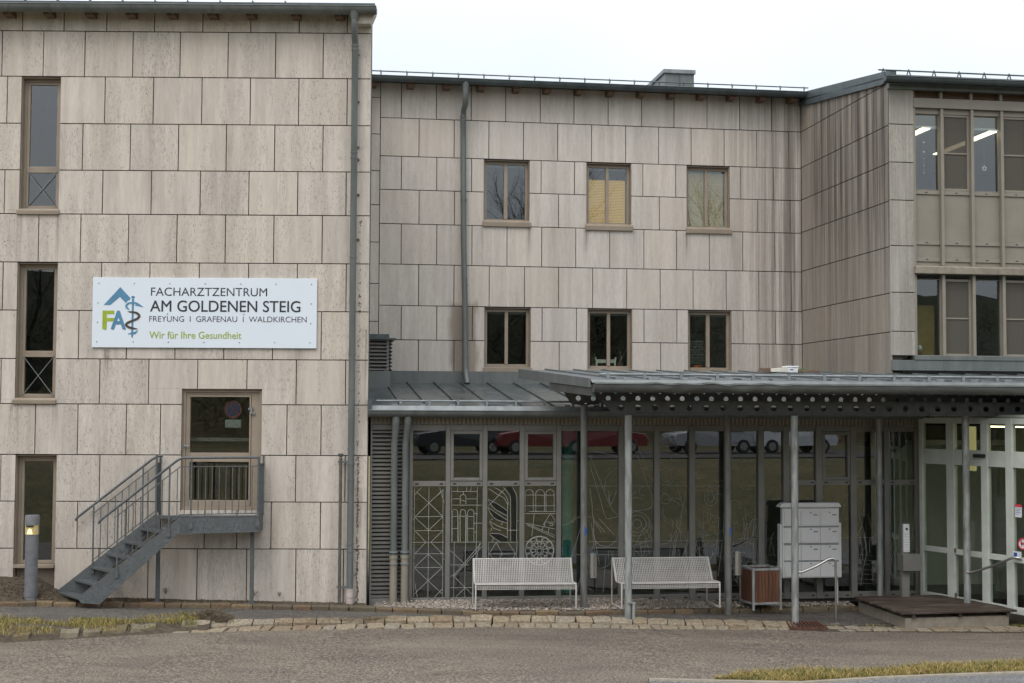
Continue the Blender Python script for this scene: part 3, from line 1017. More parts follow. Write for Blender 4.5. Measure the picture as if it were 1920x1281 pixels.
UE = pu1 + 7.2                                        # the front goes on past the picture edge
yb = .10
zz = lambda y, x=1742, d=yb: FR.z(x, y, d)
MU = [(FR.u(a, 300, .05) + FR.u(b, 600, .05)) / 2 for a, b in ((1765.5, 1770), (1821.5, 1827.5), (1878, 1883))]
st = MU[2] - MU[1]
while MU[-1] + st < UE: MU.append(MU[-1] + st)
U = dict(gt=zz(214.7), gb=zz(357), r1=zz(365), p1=zz(451), r2=zz(459.5), p2=zz(482), r3=zz(491), b0=zz(498, 1742, -.02), b1=zz(513.5, 1742, -.02), lt=zz(525), lb=zz(667.5), fa0=zz(152.5, 1690, -.06), fa1=zz(167, 1690, -.06),
         cb0=zz(186.5), cb1=zz(204.5))
f = MB()
for uu in [pu1 + .012] + MU:
    f.box(uu - .03, uu + .03, .02, .16, U['b0'] + .001, U['cb1'] - .002)
    f.box(uu - .03, uu + .03, .02, .16, U['lb'], U['b1'] - .001)
    f.box(uu - .03, uu + .03, .05, .16, U['cb0'] + .002, U['fa1'])
f.build('mullions', 'taupe', rw, .006)
f = MB(); f.box(pu1, UE, .0, .2, U['cb1'], U['cb0']); f.build('lintel', 'taupe', rw, .006)
f = MB(); f.box(pu1, UE, .17, .25, U['cb0'] + .001, U['fa1'] + .3); f.build('clerestory_board', 'rafter', rw)
f = MB(); f.prism([(-.07, U['b0'] - .03), (-.07, U['b1']), (.3, U['b1']), (.3, U['b0']), (.02, U['b0'])], 'x', pu1 - .02, UE); f.build('concrete_sill', 'concrete', rw, .008)
M['screen'] = glass('screened_glass', .04, (.42, .41, .38))
k = Mat('insect_screen'); k.p.inputs['Alpha'].default_value = .5; M['mesh'] = k.out((.12, .11, .09), .8)
MUs = [pu1 - .018] + MU
for i in range(len(MUs) - 1):
    a_, b_ = MUs[i] + .03, MUs[i + 1] - .03
    for up in (True, False):
        top, bot = (U['cb1'] - .1, U['gb']) if up else (U['lt'] + .02, U['lb'])
        f = MB()
        t = .012 if i % 2 == 0 else .045
        ring(f, a_, b_, bot, top, t, yb, yb + .07)
        if up: f.box(a_, b_, yb - .02, yb + .07, top, U['cb1'] - .003)
        zt = None
        if i % 2:
            zt = FR.z(1795, 288.5, yb) if up else FR.z(1795, 597.5, yb)
            f.box(a_ + t, b_ - t, yb + .005, yb + .06, zt - .014, zt + .014)
        fo = f.build('window', 'taupe', rw, .004)
        p = MB()
        if zt: pane(p, a_ + t, b_ - t, bot + t, zt - .014, yb + .04); pane(p, a_ + t, b_ - t, zt + .014, top - t, yb + .04)
        else: pane(p, a_ + t, b_ - t, bot + t, top - t, yb + .04)
        p.build('pane', 'screen' if (i % 2) else 'glass', fo)
        if i % 2:
            p = MB(); p.box(a_ + .01, b_ - .01, yb + .022, yb + .025, bot + .02, top - .02); p.build('insect_screen', 'mesh', fo)
    f = MB()
    f.box(a_, b_, yb + .02, yb + .06, U['p1'], U['r1']); f.box(a_, b_, yb + .02, yb + .06, U['p2'], U['r2'])
    f.box(a_, b_, yb + .02, yb + .06, U['b0'], U['r3'])
    pn = f.build('spandrel_panel', 'taupe', rw, .004)
    f = MB()
    for za, zb_ in ((U['r1'], U['gb']), (U['r2'], U['p1']), (U['r3'], U['p2'])):
        f.box(a_, b_, yb - .005, yb + .06, za + .003, zb_ - .003)
    f.build('rail', 'taupe', pn, .005)
    f = MB()
    for za in ((U['r1'] + U['gb']) / 2, (U['r2'] + U['p1']) / 2, (U['r3'] + U['p2']) / 2):
        f.box((a_ + b_) / 2 - .025, (a_ + b_) / 2 + .025, yb - .009, yb - .004, za - .008, za + .008)
    f.build('slot', 'black', pn)
# base flashing below the windows
f = MB(); f.box(.012, UE, -.035, .3, FR.z(1720, 695, -.035), FR.z(1720, 675.5, -.035)); f.box(pu1 - .05, UE, -.05, .3, FR.z(1720, 675, -.05), U['lb'])
for uu in (.45, 1.05, 1.62, 2.2, 2.8): f.box(uu - .008, uu + .008, -.04, -.03, FR.z(1720, 695, -.035), FR.z(1720, 676, -.035))
f.build('base_flashing', 'zinc', rw, .006)
# room behind: floors, back wall, ceiling strips
f = MB()
zc2 = zz(196) + .0
M['inside_pale'] = plain('interior_pale', (.42, .42, .42), (.38, .38, .38), .8)
M['ceiling_pale'] = plain('ceiling_pale', (.55, .55, .56), (.52, .52, .53), .8)
f.box(.3, UE + .1, 5.0, 5.1, 2.9, zc2 + .4); f.box(UE, UE + .1, .3, 5.0, 2.9, zc2 + .4); f.box(.26, .36, .301, 5.0, 2.9, zc2 + .4)
f.box(.36, UE, .2, 5.0, U['p2'] - .2, U['p2']); f.box(.36, UE, .2, 5.0, 2.95, 3.05)
f.build('interior', 'inside_pale', rw)
hc = 5.5 + ZE
f = MB(); f.box(.36, UE, .18, 4.99, hc + .03, hc + .08); f.build('ceiling', 'ceiling_pale', rw)
M['tube_light'] = emit('tube_light', (1, .86, .66), 3.2)
for px in (1868.5, 1743.5):
    p = at_z(px, 247.5 if px > 1800 else 241.5, hc)
    lu, ly, _ = FR.loc(p)
    lt = thing('ceiling_light', 'long lit ceiling strip behind the upper right windows, ' + ('right one' if px > 1800 else 'left one'), 'lamp', FR.w(lu - .09, ly + 1.2, hc), FR.a, 'lit strips on the office ceiling')
    f = MB(); f.box(-.10, .10, -1.25, 1.25, .005, .03); f.build('housing', 'white', lt)
    f = MB(); f.box(-.085, .085, -1.22, 1.22, -.012, .005); f.build('diffuser', 'tube_light', lt)
# warm corner of the lower room
f = MB(); f.box(pu1 - .2, MU[0] + .02, .5, .56, U['lb'], U['lb'] + 1.0); f.build('yellow_partition', 'inside_warm', rw)
wl_ = thing('table_lamp', 'warm glowing lamp standing low behind the first lower bay by the pier', 'lamp', FR.w(pu1 + .02, .36, U['lb'] + .02), FR.a)
f = MB(); f.cyl(0, 0, 0, .02, .05, 12); f.cyl(0, 0, .02, .10, .012, 8); f.build('lamp_base', 'rafter', wl_)
f = MB(); f.cyl(0, 0, .10, .22, .07, 14, .05); f.build('lamp_shade', emit('lamp_shade', (1, .62, .12), 1.6), wl_)
orn = thing('ornament', 'small white and brown ornament on the sill beside the pier', 'ornament', FR.w(FR.u(1725, 660, .2), .22, U['lb'] + .015), FR.a)
f = MB(); f.tube([(0, 0, 0), (0, 0, .03), (0, 0, .08), (0, 0, .1)], [.045, .055, .04, .03], 6); f.build('foot', 'rafter', orn)
f = MB(); f.tube([(0, 0, .09), (0, 0, .11), (0, 0, .16), (0, 0, .19)], [.03, .06, .055, .03], 6); f.build('head', 'white', orn)
# star hanging in the third upper bay, bead string in the first
p = FR.uz(1845.5, 316, .2)
sto = thing('window_star', 'white five pointed star hanging on a thread in the third upper bay', 'ornament', FR.w(p[0], .2, p[1]), FR.a)
f = MB(); pts = []
for i in range(10):
    r = .062 if i % 2 == 0 else .042
    pts.append((r * sin(i * pi / 5), r * cos(i * pi / 5)))
inn = [(q[0] * .42, q[1] * .42) for q in pts]
n = 10
vs = [(q[0], yy, q[1]) for yy in (-.006, .006) for q in pts + inn]
f.add(vs, [(i, (i + 1) % n, n + (i + 1) % n, n + i) for i in range(n)] + [(20 + i, 20 + (i + 1) % n, 30 + (i + 1) % n, 30 + i) for i in range(n)] + [(i, (i + 1) % n, 20 + (i + 1) % n, 20 + i) for i in range(n)] + [(10 + i, 10 + (i + 1) % n, 30 + (i + 1) % n, 30 + i) for i in range(n)])
f.build('star', 'white', sto)
f = MB(); f.tube([(0, 0, .06), (0, 0, .55)], .003, 4); f.build('thread', 'plate', sto)
p = FR.uz(1732.5, 325, .2)
bs_ = thing('bead_string', 'string of small white beads hanging in the first upper bay', 'ornament', FR.w(p[0], .2, p[1]), FR.a)
f = MB(); f.tube([(0, 0, 0), (0, 0, .62)], .003, 4); f.build('thread', 'plate', bs_)
for zq, rq in ((0, .016), (.06, .012), (.15, .014), (.28, .013), (.41, .025), (.59, .022)):
    f = MB(); f.sphere((0, 0, zq), rq, 8, 6); f.build('bead', 'white', bs_)
# eaves and roof of the right wing
yg = -.30; gz3 = FR.z(1780, 154, yg)
f = MB(); gutter(f, FR.u(1659, 145, yg), UE + .3, yg, gz3 + .05, .085)
f.box(FR.u(1660, 145, yg), UE + .3, yg + .07, yg + .10, gz3 - .05, gz3 + .07)
f.build('gutter', 'zinc_dark', rw)
f = MB(); f.box(-.02, UE + .3, -.07, .04, U['fa1'], U['fa0'] + .04)
f.build('fascia', 'zinc', rw, .004)
f = MB()
slope = (ztc - ztp) / SLEN
f.prism([(yg - .05, gz3 + .06), (yg - .05, gz3 + .09), (9.0, gz3 + .09 + slope * 9.3), (9.0, gz3 - .0 + slope * 9.3), (0.2, gz3 + .02)], 'x', -.05, UE + .3)
f.build('roof', 'zinc_dark', rw)
f = MB()
v = []
for u_, dz in ((-.75, 0), (SLEN + .2, 0)):
    zq = zroof(u_)
    for yy, d in ((-.05, -.03), (.08, -.03), (.08, .135), (-.05, .135)):
        v.append((u_, yy, zq + d))
f.add(v, [(0, 1, 2, 3), (7, 6, 5, 4), (0, 4, 5, 1), (1, 5, 6, 2), (2, 6, 7, 3), (3, 7, 4, 0)])
vo = f.build('verge', 'zinc_dark', rw, .006); vo.rotation_euler, vo.location = so.rotation_euler, so.location
f = MB()
zs = FR.z(1780, 136.5, yg + .1)
f.tube([(FR.u(1647, 127, yg + .1), yg + .1, zs), (UE, yg + .1, zs)], .016, 6)
for i in range(15):
    uu = FR.u(1660, 130, yg) + i * .51
    if uu < UE:
        f.bar((uu - .05, yg + .1, gz3 + .08), (uu, yg + .1, zs + .03), .018); f.bar((uu + .05, yg + .1, gz3 + .08), (uu, yg + .1, zs + .03), .018)
f.build('snow_guard', 'zinc_dark', rw)

# ================================================================ GLASS HALL
hall = thing('entrance_hall', 'low glazed hall with lean-to metal roof in front of the middle wing', 'building', FG.o, FG.a)
z_b, z_t = FG.z(1000, 1128), FG.z(1000, 797)
z_gt, z_r0, z_r1, z_g0 = FG.z(1000, 808), FG.z(900, 902), FG.z(900, 911.5), FG.z(900, 1119.5)
gu = lambda px, y=0.0, py=960: FG.u(px, py, y)
MUL = [(766.5, 773), (835, 843.5), (904.5, 913), (973.7, 982.8), (1042.8, 1051.5), (1159.5, 1169), (1226, 1236), (1292, 1302.5), (1358.5, 1368), (1421, 1432), (1468, 1479), (1529, 1541), (1594, 1605), (1657, 1666), (1715, 1726)]
f = MB()
for a, b in MUL: f.box(gu(a), gu(b), -.05, .08, z_b - .02, z_t)
f.build('mullions', 'grey', hall, .006)
k = Mat('etched_line'); M['etch'] = k.out((.36, .37, .34), .6)
M['etch_faint'] = plain('etched_faint', (.33, .33, .29), rough=.7)
M['frost'] = glass('frosted_band', .05, (.42, .50, .44), .3)


def zpt(x, y, sc, ox, oy):
    return FG.uz(ox + x / sc, oy + y / sc, .015)


def circ(x, y, r, n=28, a0=0, a1=2 * pi, ry=None):
    return [(x + r * cos(a0 + (a1 - a0) * i / n), y + (ry or r) * sin(a0 + (a1 - a0) * i / n)) for i in range(n + 1)]


def smooth(pts, n=5):
    out = []
    k = len(pts)
    for i in range(k - 1):
        p0, p1, p2, p3 = pts[max(i - 1, 0)], pts[i], pts[i + 1], pts[min(i + 2, k - 1)]
        for j in range(n):
            t = j / n
            out.append(tuple(.5 * (2 * p1[c] + (p2[c] - p0[c]) * t + (2 * p0[c] - 5 * p1[c] + 4 * p2[c] - p3[c]) * t * t + (3 * p1[c] - p0[c] - 3 * p2[c] + p3[c]) * t ** 3) for c in (0, 1)))
    return out + [pts[-1]]


def arch(x0, x1, yt, yb_):
    r = (x1 - x0) / 2
    return [(x0, yb_)] + circ(x0 + r, yt + r, r, 10, pi, 2 * pi) + [(x1, yb_)]


T1 = (5.57, 760, 900)
ART = {0: [[(247, 66), (235, 1225)], [(96, 66), (86, 1225)], [(393, 110), (388, 1225)], [(125, 130), (247, 240), (370, 125)], [(105, 382), (247, 240), (390, 380)],
           [(100, 385), (392, 380)], [(100, 390), (243, 525), (388, 388)], [(95, 530), (392, 530)], [(105, 535), (215, 650), (100, 770)], [(385, 535), (265, 650), (385, 770)],
           [(75, 652), (405, 650)], [(90, 772), (404, 770)], [(100, 908), (240, 775), (385, 908)], [(92, 915), (388, 912)], [(100, 925), (237, 1052), (380, 920)],
           [(90, 1195), (237, 1052), (390, 1195)], [(90, 165), (170, 75)], [(358, 75), (404, 240)], [(100, 1080), (125, 1225)], [(305, 1222), (390, 1135)], [(330, 165), (402, 98)], [(96, 300), (78, 300)], [(95, 410), (76, 410)], [(390, 470), (408, 470)], [(388, 830), (406, 830)]],
       1: [arch(490, 546, 308, 645), arch(573, 628, 308, 645), arch(650, 716, 308, 645), [(484, 66), (482, 645)], [(560, 360), (556, 645)], [(640, 360), (634, 645)], [(752, 66), (737, 845)],
           [(490, 380), (546, 380)], [(573, 380), (628, 380)], [(650, 382), (716, 382)], [(488, 508), (546, 508)], [(650, 506), (714, 506)], [(490, 120), (752, 120)], [(490, 198), (570, 198)], [(640, 198), (752, 198)],
           [(490, 263), (800, 263)], [(468, 650), (800, 648)], [(718, 452), (800, 452)], [(510, 650), (504, 1225)], [(627, 650), (620, 1225)], [(776, 660), (740, 845)], [(470, 735), (612, 872)], [(792, 660), (500, 1000)], [(800, 690), (510, 1008)], [(500, 1000), (625, 1125), (530, 1218)],
           [(625, 1125), (720, 1215)], [(470, 1125), (720, 1122)], [(470, 887), (660, 887)], [(545, 68), (545, 118)], [(640, 68), (640, 118)], [(690, 68), (680, 118)], arch(572, 632, 150, 255), [(572, 205), (632, 225)], [(605, 120), (605, 150)], [(720, 350), (752, 350)], [(716, 545), (745, 545)], [(470, 1010), (520, 985)]],
       2: [smooth([(870, 90), (960, 150), (1030, 190), (1062, 250)]), smooth([(930, 80), (1010, 125), (1060, 190), (1075, 260)]), smooth([(1020, 75), (1080, 145), (1098, 230), (1100, 640)]), smooth([(1115, 70), (1155, 150), (1165, 240), (1160, 640)]), [(1067, 240), (1063, 600)],
           smooth([(860, 200), (960, 250), (1070, 325)]), smooth([(860, 200), (930, 300), (1060, 372)]), smooth([(860, 285), (940, 340), (1062, 420)]), smooth([(860, 290), (930, 400), (1062, 450)]), smooth([(880, 430), (960, 478), (1065, 515)]), smooth([(880, 435), (920, 500), (1000, 530)]), smooth([(880, 560), (980, 562), (1070, 605)]), smooth([(880, 570), (930, 610), (990, 645)]),
           [(870, 270), (1040, 90)], [(860, 650), (1187, 650)], [(940, 845), (875, 770), (950, 652), (1012, 772), (965, 845)], [(875, 772), (1155, 772)], [(1070, 652), (1152, 772), (1112, 842)], [(1065, 525), (1180, 525)], [(1165, 425), (1185, 425)], [(1165, 655), (1158, 845)], [(870, 655), (868, 845)], [(910, 400), (890, 425)], [(1020, 430), (1000, 470)], [(905, 500), (890, 540)], [(925, 605), (905, 645)]],
       3: [arch(1252, 1335, 100, 330), arch(1362, 1452, 100, 330), arch(1468, 1553, 100, 330), [(1245, 158), (1565, 158)], [(1245, 270), (1565, 270)], [(1290, 330), (1570, 330)], [(1245, 352), (1570, 352)], [(1245, 641), (1560, 641)], [(1440, 470), (1515, 350), (1568, 430)],
           [(1250, 450), (1562, 512)], [(1252, 452), (1560, 580)], [(1270, 470), (1560, 602)], [(1455, 440), (1562, 440)], [(1455, 440), (1455, 490)], [(1500, 455), (1540, 455), (1540, 475), (1500, 475)], [(1500, 500), (1492, 560)], [(1440, 490), (1425, 530)], [(1345, 352), (1320, 590)],
           circ(1400, 738, 152, 40), circ(1400, 738, 146, 40), circ(1400, 738, 26, 16), circ(1400, 738, 42, 20)] +
          [circ(1400 + 121 * cos(i * pi / 6), 738 + 121 * sin(i * pi / 6), 29, 12) for i in range(12)] + [[(1400 + r * cos((i + .5) * pi / 6), 738 + r * sin((i + .5) * pi / 6)) for r in (44, 95)] for i in range(12)] +
          [circ(1400 + 70 * cos(i * pi / 6), 738 + 70 * sin(i * pi / 6), 17, 8, i * pi / 6 - 1.6, i * pi / 6 + 1.6) for i in range(12)]}
T2 = (4.573, 1040, 780)
ART2 = {4: [smooth([(300, 330), (420, 640), (480, 780), (540, 850)]), smooth([(300, 420), (380, 680), (420, 820), (450, 880), (540, 860)]), smooth([(540, 440), (460, 500), (430, 590), (430, 640)]), circ(435, 1015, 103, 20, -.1, pi + .1), [(335, 870), (335, 1010)], [(330, 300), (545, 350)], [(290, 600), (545, 600)], [(290, 1078), (540, 1078)], [(350, 1130), (540, 1130)], [(360, 1150), (360, 1230)], [(460, 1155), (460, 1225)], [(500, 1155), (500, 1225)], [(350, 1190), (540, 1190)], smooth([(300, 620), (320, 760), (330, 880), (400, 1000)]), smooth([(460, 640), (480, 760), (530, 640)]), [(350, 900), (430, 1000)], [(380, 880), (510, 1020)]],
        5: [circ(705, 925, 75, 20), circ(705, 925, 105, 24), circ(705, 925, 38, 14), [(765, 960), (690, 1110), (838, 1060), (765, 960)], [(690, 300), (835, 690), (835, 760)], smooth([(835, 760), (800, 800), (660, 815)]), [(660, 600), (840, 600)], [(660, 1078), (840, 1078)], [(680, 1160), (840, 1160)], [(690, 200), (780, 420), (838, 560)], [(720, 440), (840, 470)], [(800, 860), (840, 980)], [(680, 1100), (680, 1225)], [(700, 1160), (760, 1225), (820, 1160)]],
        6: [circ(955, 520, 72, 22), circ(955, 520, 45, 18), smooth([(905, 260), (940, 290), (980, 298), (1030, 285), (1050, 258)]), [(905, 260), (1050, 258)], [(915, 252), (950, 200), (950, 252)], [(975, 180), (975, 258)], [(980, 190), (1000, 252)], [(1015, 200), (1045, 250)], [(940, 160), (1000, 165)], smooth([(980, 450), (990, 370), (1050, 325), (1140, 360)]), [(1000, 310), (1145, 350)], [(905, 600), (1145, 600)], [(905, 1070), (1145, 1070)], [(905, 640), (1130, 800)], circ(950, 710, 45, 14, 0, 5), smooth([(1120, 640), (1100, 780), (1040, 1000), (1000, 1230)]), smooth([(1090, 860), (1060, 1000), (1010, 1200)]), [(1000, 890), (1140, 1080)], smooth([(905, 1100), (980, 1080), (1040, 980)]), [(1030, 560), (1100, 780)]],
        7: [circ(1335, 690, 55, 20, ry=80), circ(1335, 690, 30, 16, ry=50), [(1210, 600), (1440, 600)], [(1210, 1070), (1440, 1070)], smooth([(1210, 880), (1260, 980), (1300, 1230)]), [(1240, 1080), (1240, 1230)], [(1210, 1150), (1330, 1080)], smooth([(1330, 810), (1340, 900), (1400, 960)]), [(1400, 1080), (1330, 1230)], circ(1240, 500, 38, 14), [(1230, 800), (1420, 880)]]}
# glazing bay by bay: bays 0-3 and 10-13 have a rail and upper lights, 4-9 are full height
for i in range(len(MUL) - 1):
    a, b = gu(MUL[i][1]), gu(MUL[i + 1][0])
    f = MB()
    f.box(a, b, -.03, .06, z_gt, z_t - .002); f.box(a, b, -.03, .06, z_b - .02, z_g0)
    rail = i < 4 or i > 9
    if rail:
        f.box(a, b, -.03, .06, z_r1, z_r0)
        for q in (.15, .85):
            uu = a + (b - a) * q; f.box(uu - .028, uu + .028, -.035, -.03, (z_r0 + z_r1) / 2 - .014, (z_r0 + z_r1) / 2 + .014)
    fo = f.build('window', 'grey', hall, .004)
    f = MB()
    for q in (.13, .87):
        uu = a + (b - a) * q
        f.box(uu - .03, uu + .03, -.034, -.0305, z_g0 - .075, z_g0 - .05)
        if rail: f.box(uu - .03, uu + .03, -.039, -.0355, (z_r0 + z_r1) / 2 - .012, (z_r0 + z_r1) / 2 + .012)
    f.build('slot', 'black', fo)
    p = MB()
    if rail:
        if i in (1, 3, 11):
            g = MB(); ring(g, a + .004, b - .004, z_r0 + .005, z_gt - .005, .055, -.045, .05); g.build('opening_light', 'grey', fo, .006)
            pane(p, a + .05, b - .05, z_r0 + .05, z_gt - .05, .02)
        else: pane(p, a, b, z_r0, z_gt, .02)
        pane(p, a, b, z_g0, z_r1, .02)
    else: pane(p, a, b, z_g0, z_gt, .02)
    p.build('pane', 'glass_hall', fo)
    g = MB()
    lines = [([zpt(x, y, *T1) for x, y in ln], .0062) for ln in ART.get(i, [])] + [([zpt(x, y, *T2) for x, y in ln], .0052) for ln in ART2.get(i, [])]
    if 4 <= i <= 8:
        rr_ = random.Random(40 + i)
        for q in range(9):
            cu_, cz_ = rr_.uniform(a, b), rr_.uniform(z_g0 + .1, z_r0); rq = rr_.uniform(.06, .3); a0 = rr_.uniform(0, 6)
            lines.append(([(cu_ + rq * cos(a0 + t * .22), cz_ + rq * sin(a0 + t * .22)) for t in range(rr_.randint(5, 16))], .0045))
        for q in range(10):
            xq, zq = rr_.uniform(a, b), rr_.uniform(z_g0 + .05, z_g0 + 1.1)
            lines.append(([(xq, zq), (xq + rr_.uniform(-.18, .18), zq + rr_.uniform(.2, .7))], .0045))
    if 8 <= i:
        rr_ = random.Random(i)
        zl0, zl1 = z_g0 + .05, (z_r1 if rail else z_r0 - .2)
        zz_ = FG.z(1400, 1010)
        lines.append(([(a, zz_), (b, zz_)], .004))
        for q in range(13):
            x0 = rr_.uniform(a, b); x1 = min(b, max(a, x0 + rr_.uniform(-.3, .3)))
            za = rr_.uniform(zl0, zl0 + 1.0); lines.append((smooth([(x0, za), ((x0 + x1) / 2 + rr_.uniform(-.04, .04), za + .25), (x1, za + rr_.uniform(.3, .7))], 4), .0048))
        for q in range(7):
            lines.append(([(a, zl0 + .1 + .09 * q), (a + (b - a) * rr_.uniform(.3, 1), zl0 + .1 + .09 * q + rr_.uniform(-.05, .05))], .003))
    for ln, w in lines:
        ln = [(min(b - .004, max(a + .004, u)), .008, min(z_gt, max(z_g0, zq))) for u, zq in ln]
        for q0, q1 in zip(ln, ln[1:]):
            if (Vector(q1) - Vector(q0)).length > .004: g.bar(q0, q1, w, w)
    if lines: g.build('etched_lines', 'etch' if i < 4 else 'etch_faint', fo)
    if i == 2:                                          # frosted bands of the swirling arch
        g = MB()
        for pl in ([(860, 200), (960, 250), (1066, 322), (1062, 370), (930, 300)], [(862, 287), (940, 342), (1062, 422), (1062, 450), (930, 400)], [(880, 560), (980, 562), (1064, 605), (1060, 645), (990, 645)], [(1098, 230), (1100, 645), (1160, 645), (1163, 240), (1150, 150), (1115, 72), (1050, 75), (1085, 150)]):
            g.prism([zpt(x, y, *T1) for x, y in pl], 'y', .011, .016)
        g.build('frosted_band', 'frost', fo)
# louvre panel at the left end
l0, l1 = gu(693.5), gu(766.5)
lz0, lz1 = FG.z(720, 1122), FG.z(720, 806)
f = MB(); f.box(l0, gu(697), -.05, .1, z_b - .06, z_t); f.box(gu(697), l1, -.04, .1, lz1, z_t); f.box(gu(697), l1, -.04, .1, z_b - .06, lz0)
lo = f.build('louvre', 'grey', hall, .006)
f = MB()
ns = 41
for i in range(ns):
    zq = lz0 + (lz1 - lz0) * (i + .5) / ns
    f.prism([(-.03, zq - .022), (-.035, zq + .012), (.03, zq + .03), (.03, zq + .022)], 'x', gu(697) + .002, l1)
f.build('slats', 'grey', lo)
f = MB(); f.box(gu(697), l1, .08, .1, lz0, lz1); f.build('dark_back', 'black', lo)
for px, p2 in ((738.5, 741.5), (759.5, 764)):
    uu, ut = gu(px, -.17), gu(p2 + 1, -.3, 790)
    zt = FG.z(740, 783, -.3); zm = FG.z(740, 1043, -.17)
    f = MB()
    f.tube([(ut, -.3, zt + .06), (ut, -.3, zt - .05), (ut, -.28, zt - .12), (uu + .01, -.19, zt - .36), (uu, -.17, zt - .45), (uu, -.17, zm)], [.07, .07, .066, .06, .06, .06], 14)
    dn = f.build('downpipe', 'zinc', hall)
    f = MB(); f.cyl(uu, -.17, -.1, zm + .0, .068, 14); f.cyl(uu, -.17, zm - .04, zm + .02, .078, 14); f.build('foot_pipe', 'taupe', dn)
    f = MB()
    for yy in (1035, 1057): zq = FG.z(740, yy, -.17); f.cyl(uu, -.17, zq - .012, zq + .012, .084, 14)
    f.box(uu - .012, uu + .012, -.17, .0, zq - .01, zq + .01)
    f.build('clamp', 'zinc_pale', dn)
# ribbed fascia, gutter, apron
uE = gu(1727)
f = MB()
zf0, zf1 = z_t + .002, FG.z(1000, 782.5)
f.box(l0, uE, -.02, .08, zf0, zf1)
x = l0
while x < uE - .05:
    f.box(x, x + .045, -.045, -.019, zf0 + .01, zf1); x += .075
f.build('ribbed_fascia', 'taupe', hall)
yh = -.32
ghz = FG.z(1000, 771.5, yh)
f = MB(); gutter(f, gu(690, yh, 775), uE + .1, yh, ghz, .112)
for px in range(760, 1720, 75): uu = FG.u(px, 775, yh); f.tube([(uu, yh - .115, ghz + .008), (uu, yh - .08, ghz - .083), (uu, yh, ghz - .117)], .007, 5)
f.build('gutter', 'zinc', hall)
zrb = FM.z(870, 718.5) ; zre = FG.z(900, 762.5, yh)
f = MB(); f.prism([(yh - .02, ghz + .0), (yh + .02, zre + .01), (yh + .03, zre), (yh - .01, ghz - .005)], 'x', l0, uE); f.build('apron', 'zinc_pale', hall)
k = Mat('wet_roof')
n1 = k.noise((2.5, 1.1, 1), 1, 5); n2 = k.noise((1, 9, 1), 1, 4)
M['wet_roof'] = k.out(k.mix(k.rng(n1, .3, .7), (.10, .12, .125), (.055, .068, .072)), k.rng(n2, .3, .7, .12, .42), .35, n2, .25, .01)
f = MB(); f.prism([(yh + .025, zre), (YM - .01, zrb), (YM - .01, zrb - .1), (yh + .025, zre - .05)], 'x', l0 - .02, uE + .3)
rf = f.build('roof', 'wet_roof', hall)
f = MB()
for px in (752, 801, 861.5, 920, 980, 1040, 1100, 1160, 1220, 1280):
    uu = FG.u(px, 757, yh + .03); f.prism([(yh + .03, zre), (yh + .03, zre + .03), (YM - .02, zrb + .03), (YM - .02, zrb)], 'x', uu - .008, uu + .008)
f.build('standing_seams', 'zinc_dark', rf)
f = MB()
zsg = zre + .035
f.tube([(FG.u(706, 755, yh + .1), yh + .1, zsg + .06), (FG.u(1300, 755, yh + .1), yh + .1, zsg + .06)], .017, 8)
for px in range(751, 1300, 54): uu = FG.u(px, 757, yh + .1); f.box(uu - .02, uu + .02, yh + .08, yh + .12, zsg - .03, zsg + .085); f.box(uu - .16, uu - .06, yh + .05, yh + .07, zsg - .03, zsg + .005)
f.build('snow_guard', 'zinc_pale', rf)
f = MB(); f.box(l0 - .07, l0 - .005, yh - .1, yh + .2, zre - .14, zre + .12); f.build('end_board', 'zinc_dark', hall)
um = lambda px, py: FG.loc(FM.w(*[FM.uz(px, py)[0], 0, FM.uz(px, py)[1]]))[0]
f = MB(); f.box(um(690, 705), uE + .3, YM - .05, YM - .004, zrb - .05, FM.z(870, 696.5))
for px in (905, 1010, 1048): uu = um(px, 705); f.box(uu - .006, uu + .006, YM - .058, YM - .049, zrb, FM.z(870, 697))
f.build('wall_flashing', 'zinc', hall)
# vent box with louvres standing on the lean-to roof
vb = thing('roof_vent', 'square louvred vent box on the lean-to roof beside the left wing', 'vent', FG.w(0, 0, 0), FG.a)
vy = YM - 1.25
v0, v1 = FG.u(690, 700, vy) - .3, FG.u(729, 700, vy)
vz0, vzm, vzt = FG.z(710, 724, vy), FG.z(710, 696, vy), FG.z(710, 634, vy)
f = MB(); f.box(v0, v1 + .03, vy - .02, YM - .1, vz0 - .25, vzm); f.build('base', 'zinc', vb, .01)
f = MB(); f.box(v0 + .1, v1 - .08, vy + .09, YM - .2, vzm, vzt); f.build('core', 'black', vb)
f = MB()
nl = 9
for i in range(nl):
    zq = vzm + (vzt - vzm) * i / nl + .02
    f.prism([(vy - .02, zq), (vy - .02, zq + .012), (vy + .09, zq + .085), (vy + .09, zq + .073)], 'x', v0, v1)
    f.prism([(v1 + .07, zq), (v1 + .07, zq + .012), (v1 - .04, zq + .085), (v1 - .04, zq + .073)], 'y', vy, YM - .15)
f.box(v1 - .05, v1 - .0, vy - .004, vy + .05, vzm, vzt)
f.build('louvres', plain('vent_grey', (.17, .165, .155), (.13, .125, .12), .5, .1), vb)
f = MB(); f.box(v0, v1, vy - .03, YM - .1, vzt, vzt + .08); f.box(v0, v1 + .14, vy - .08, YM - .05, vzt - .03, vzt + .001); f.build('cap', 'zinc_dark', vb)
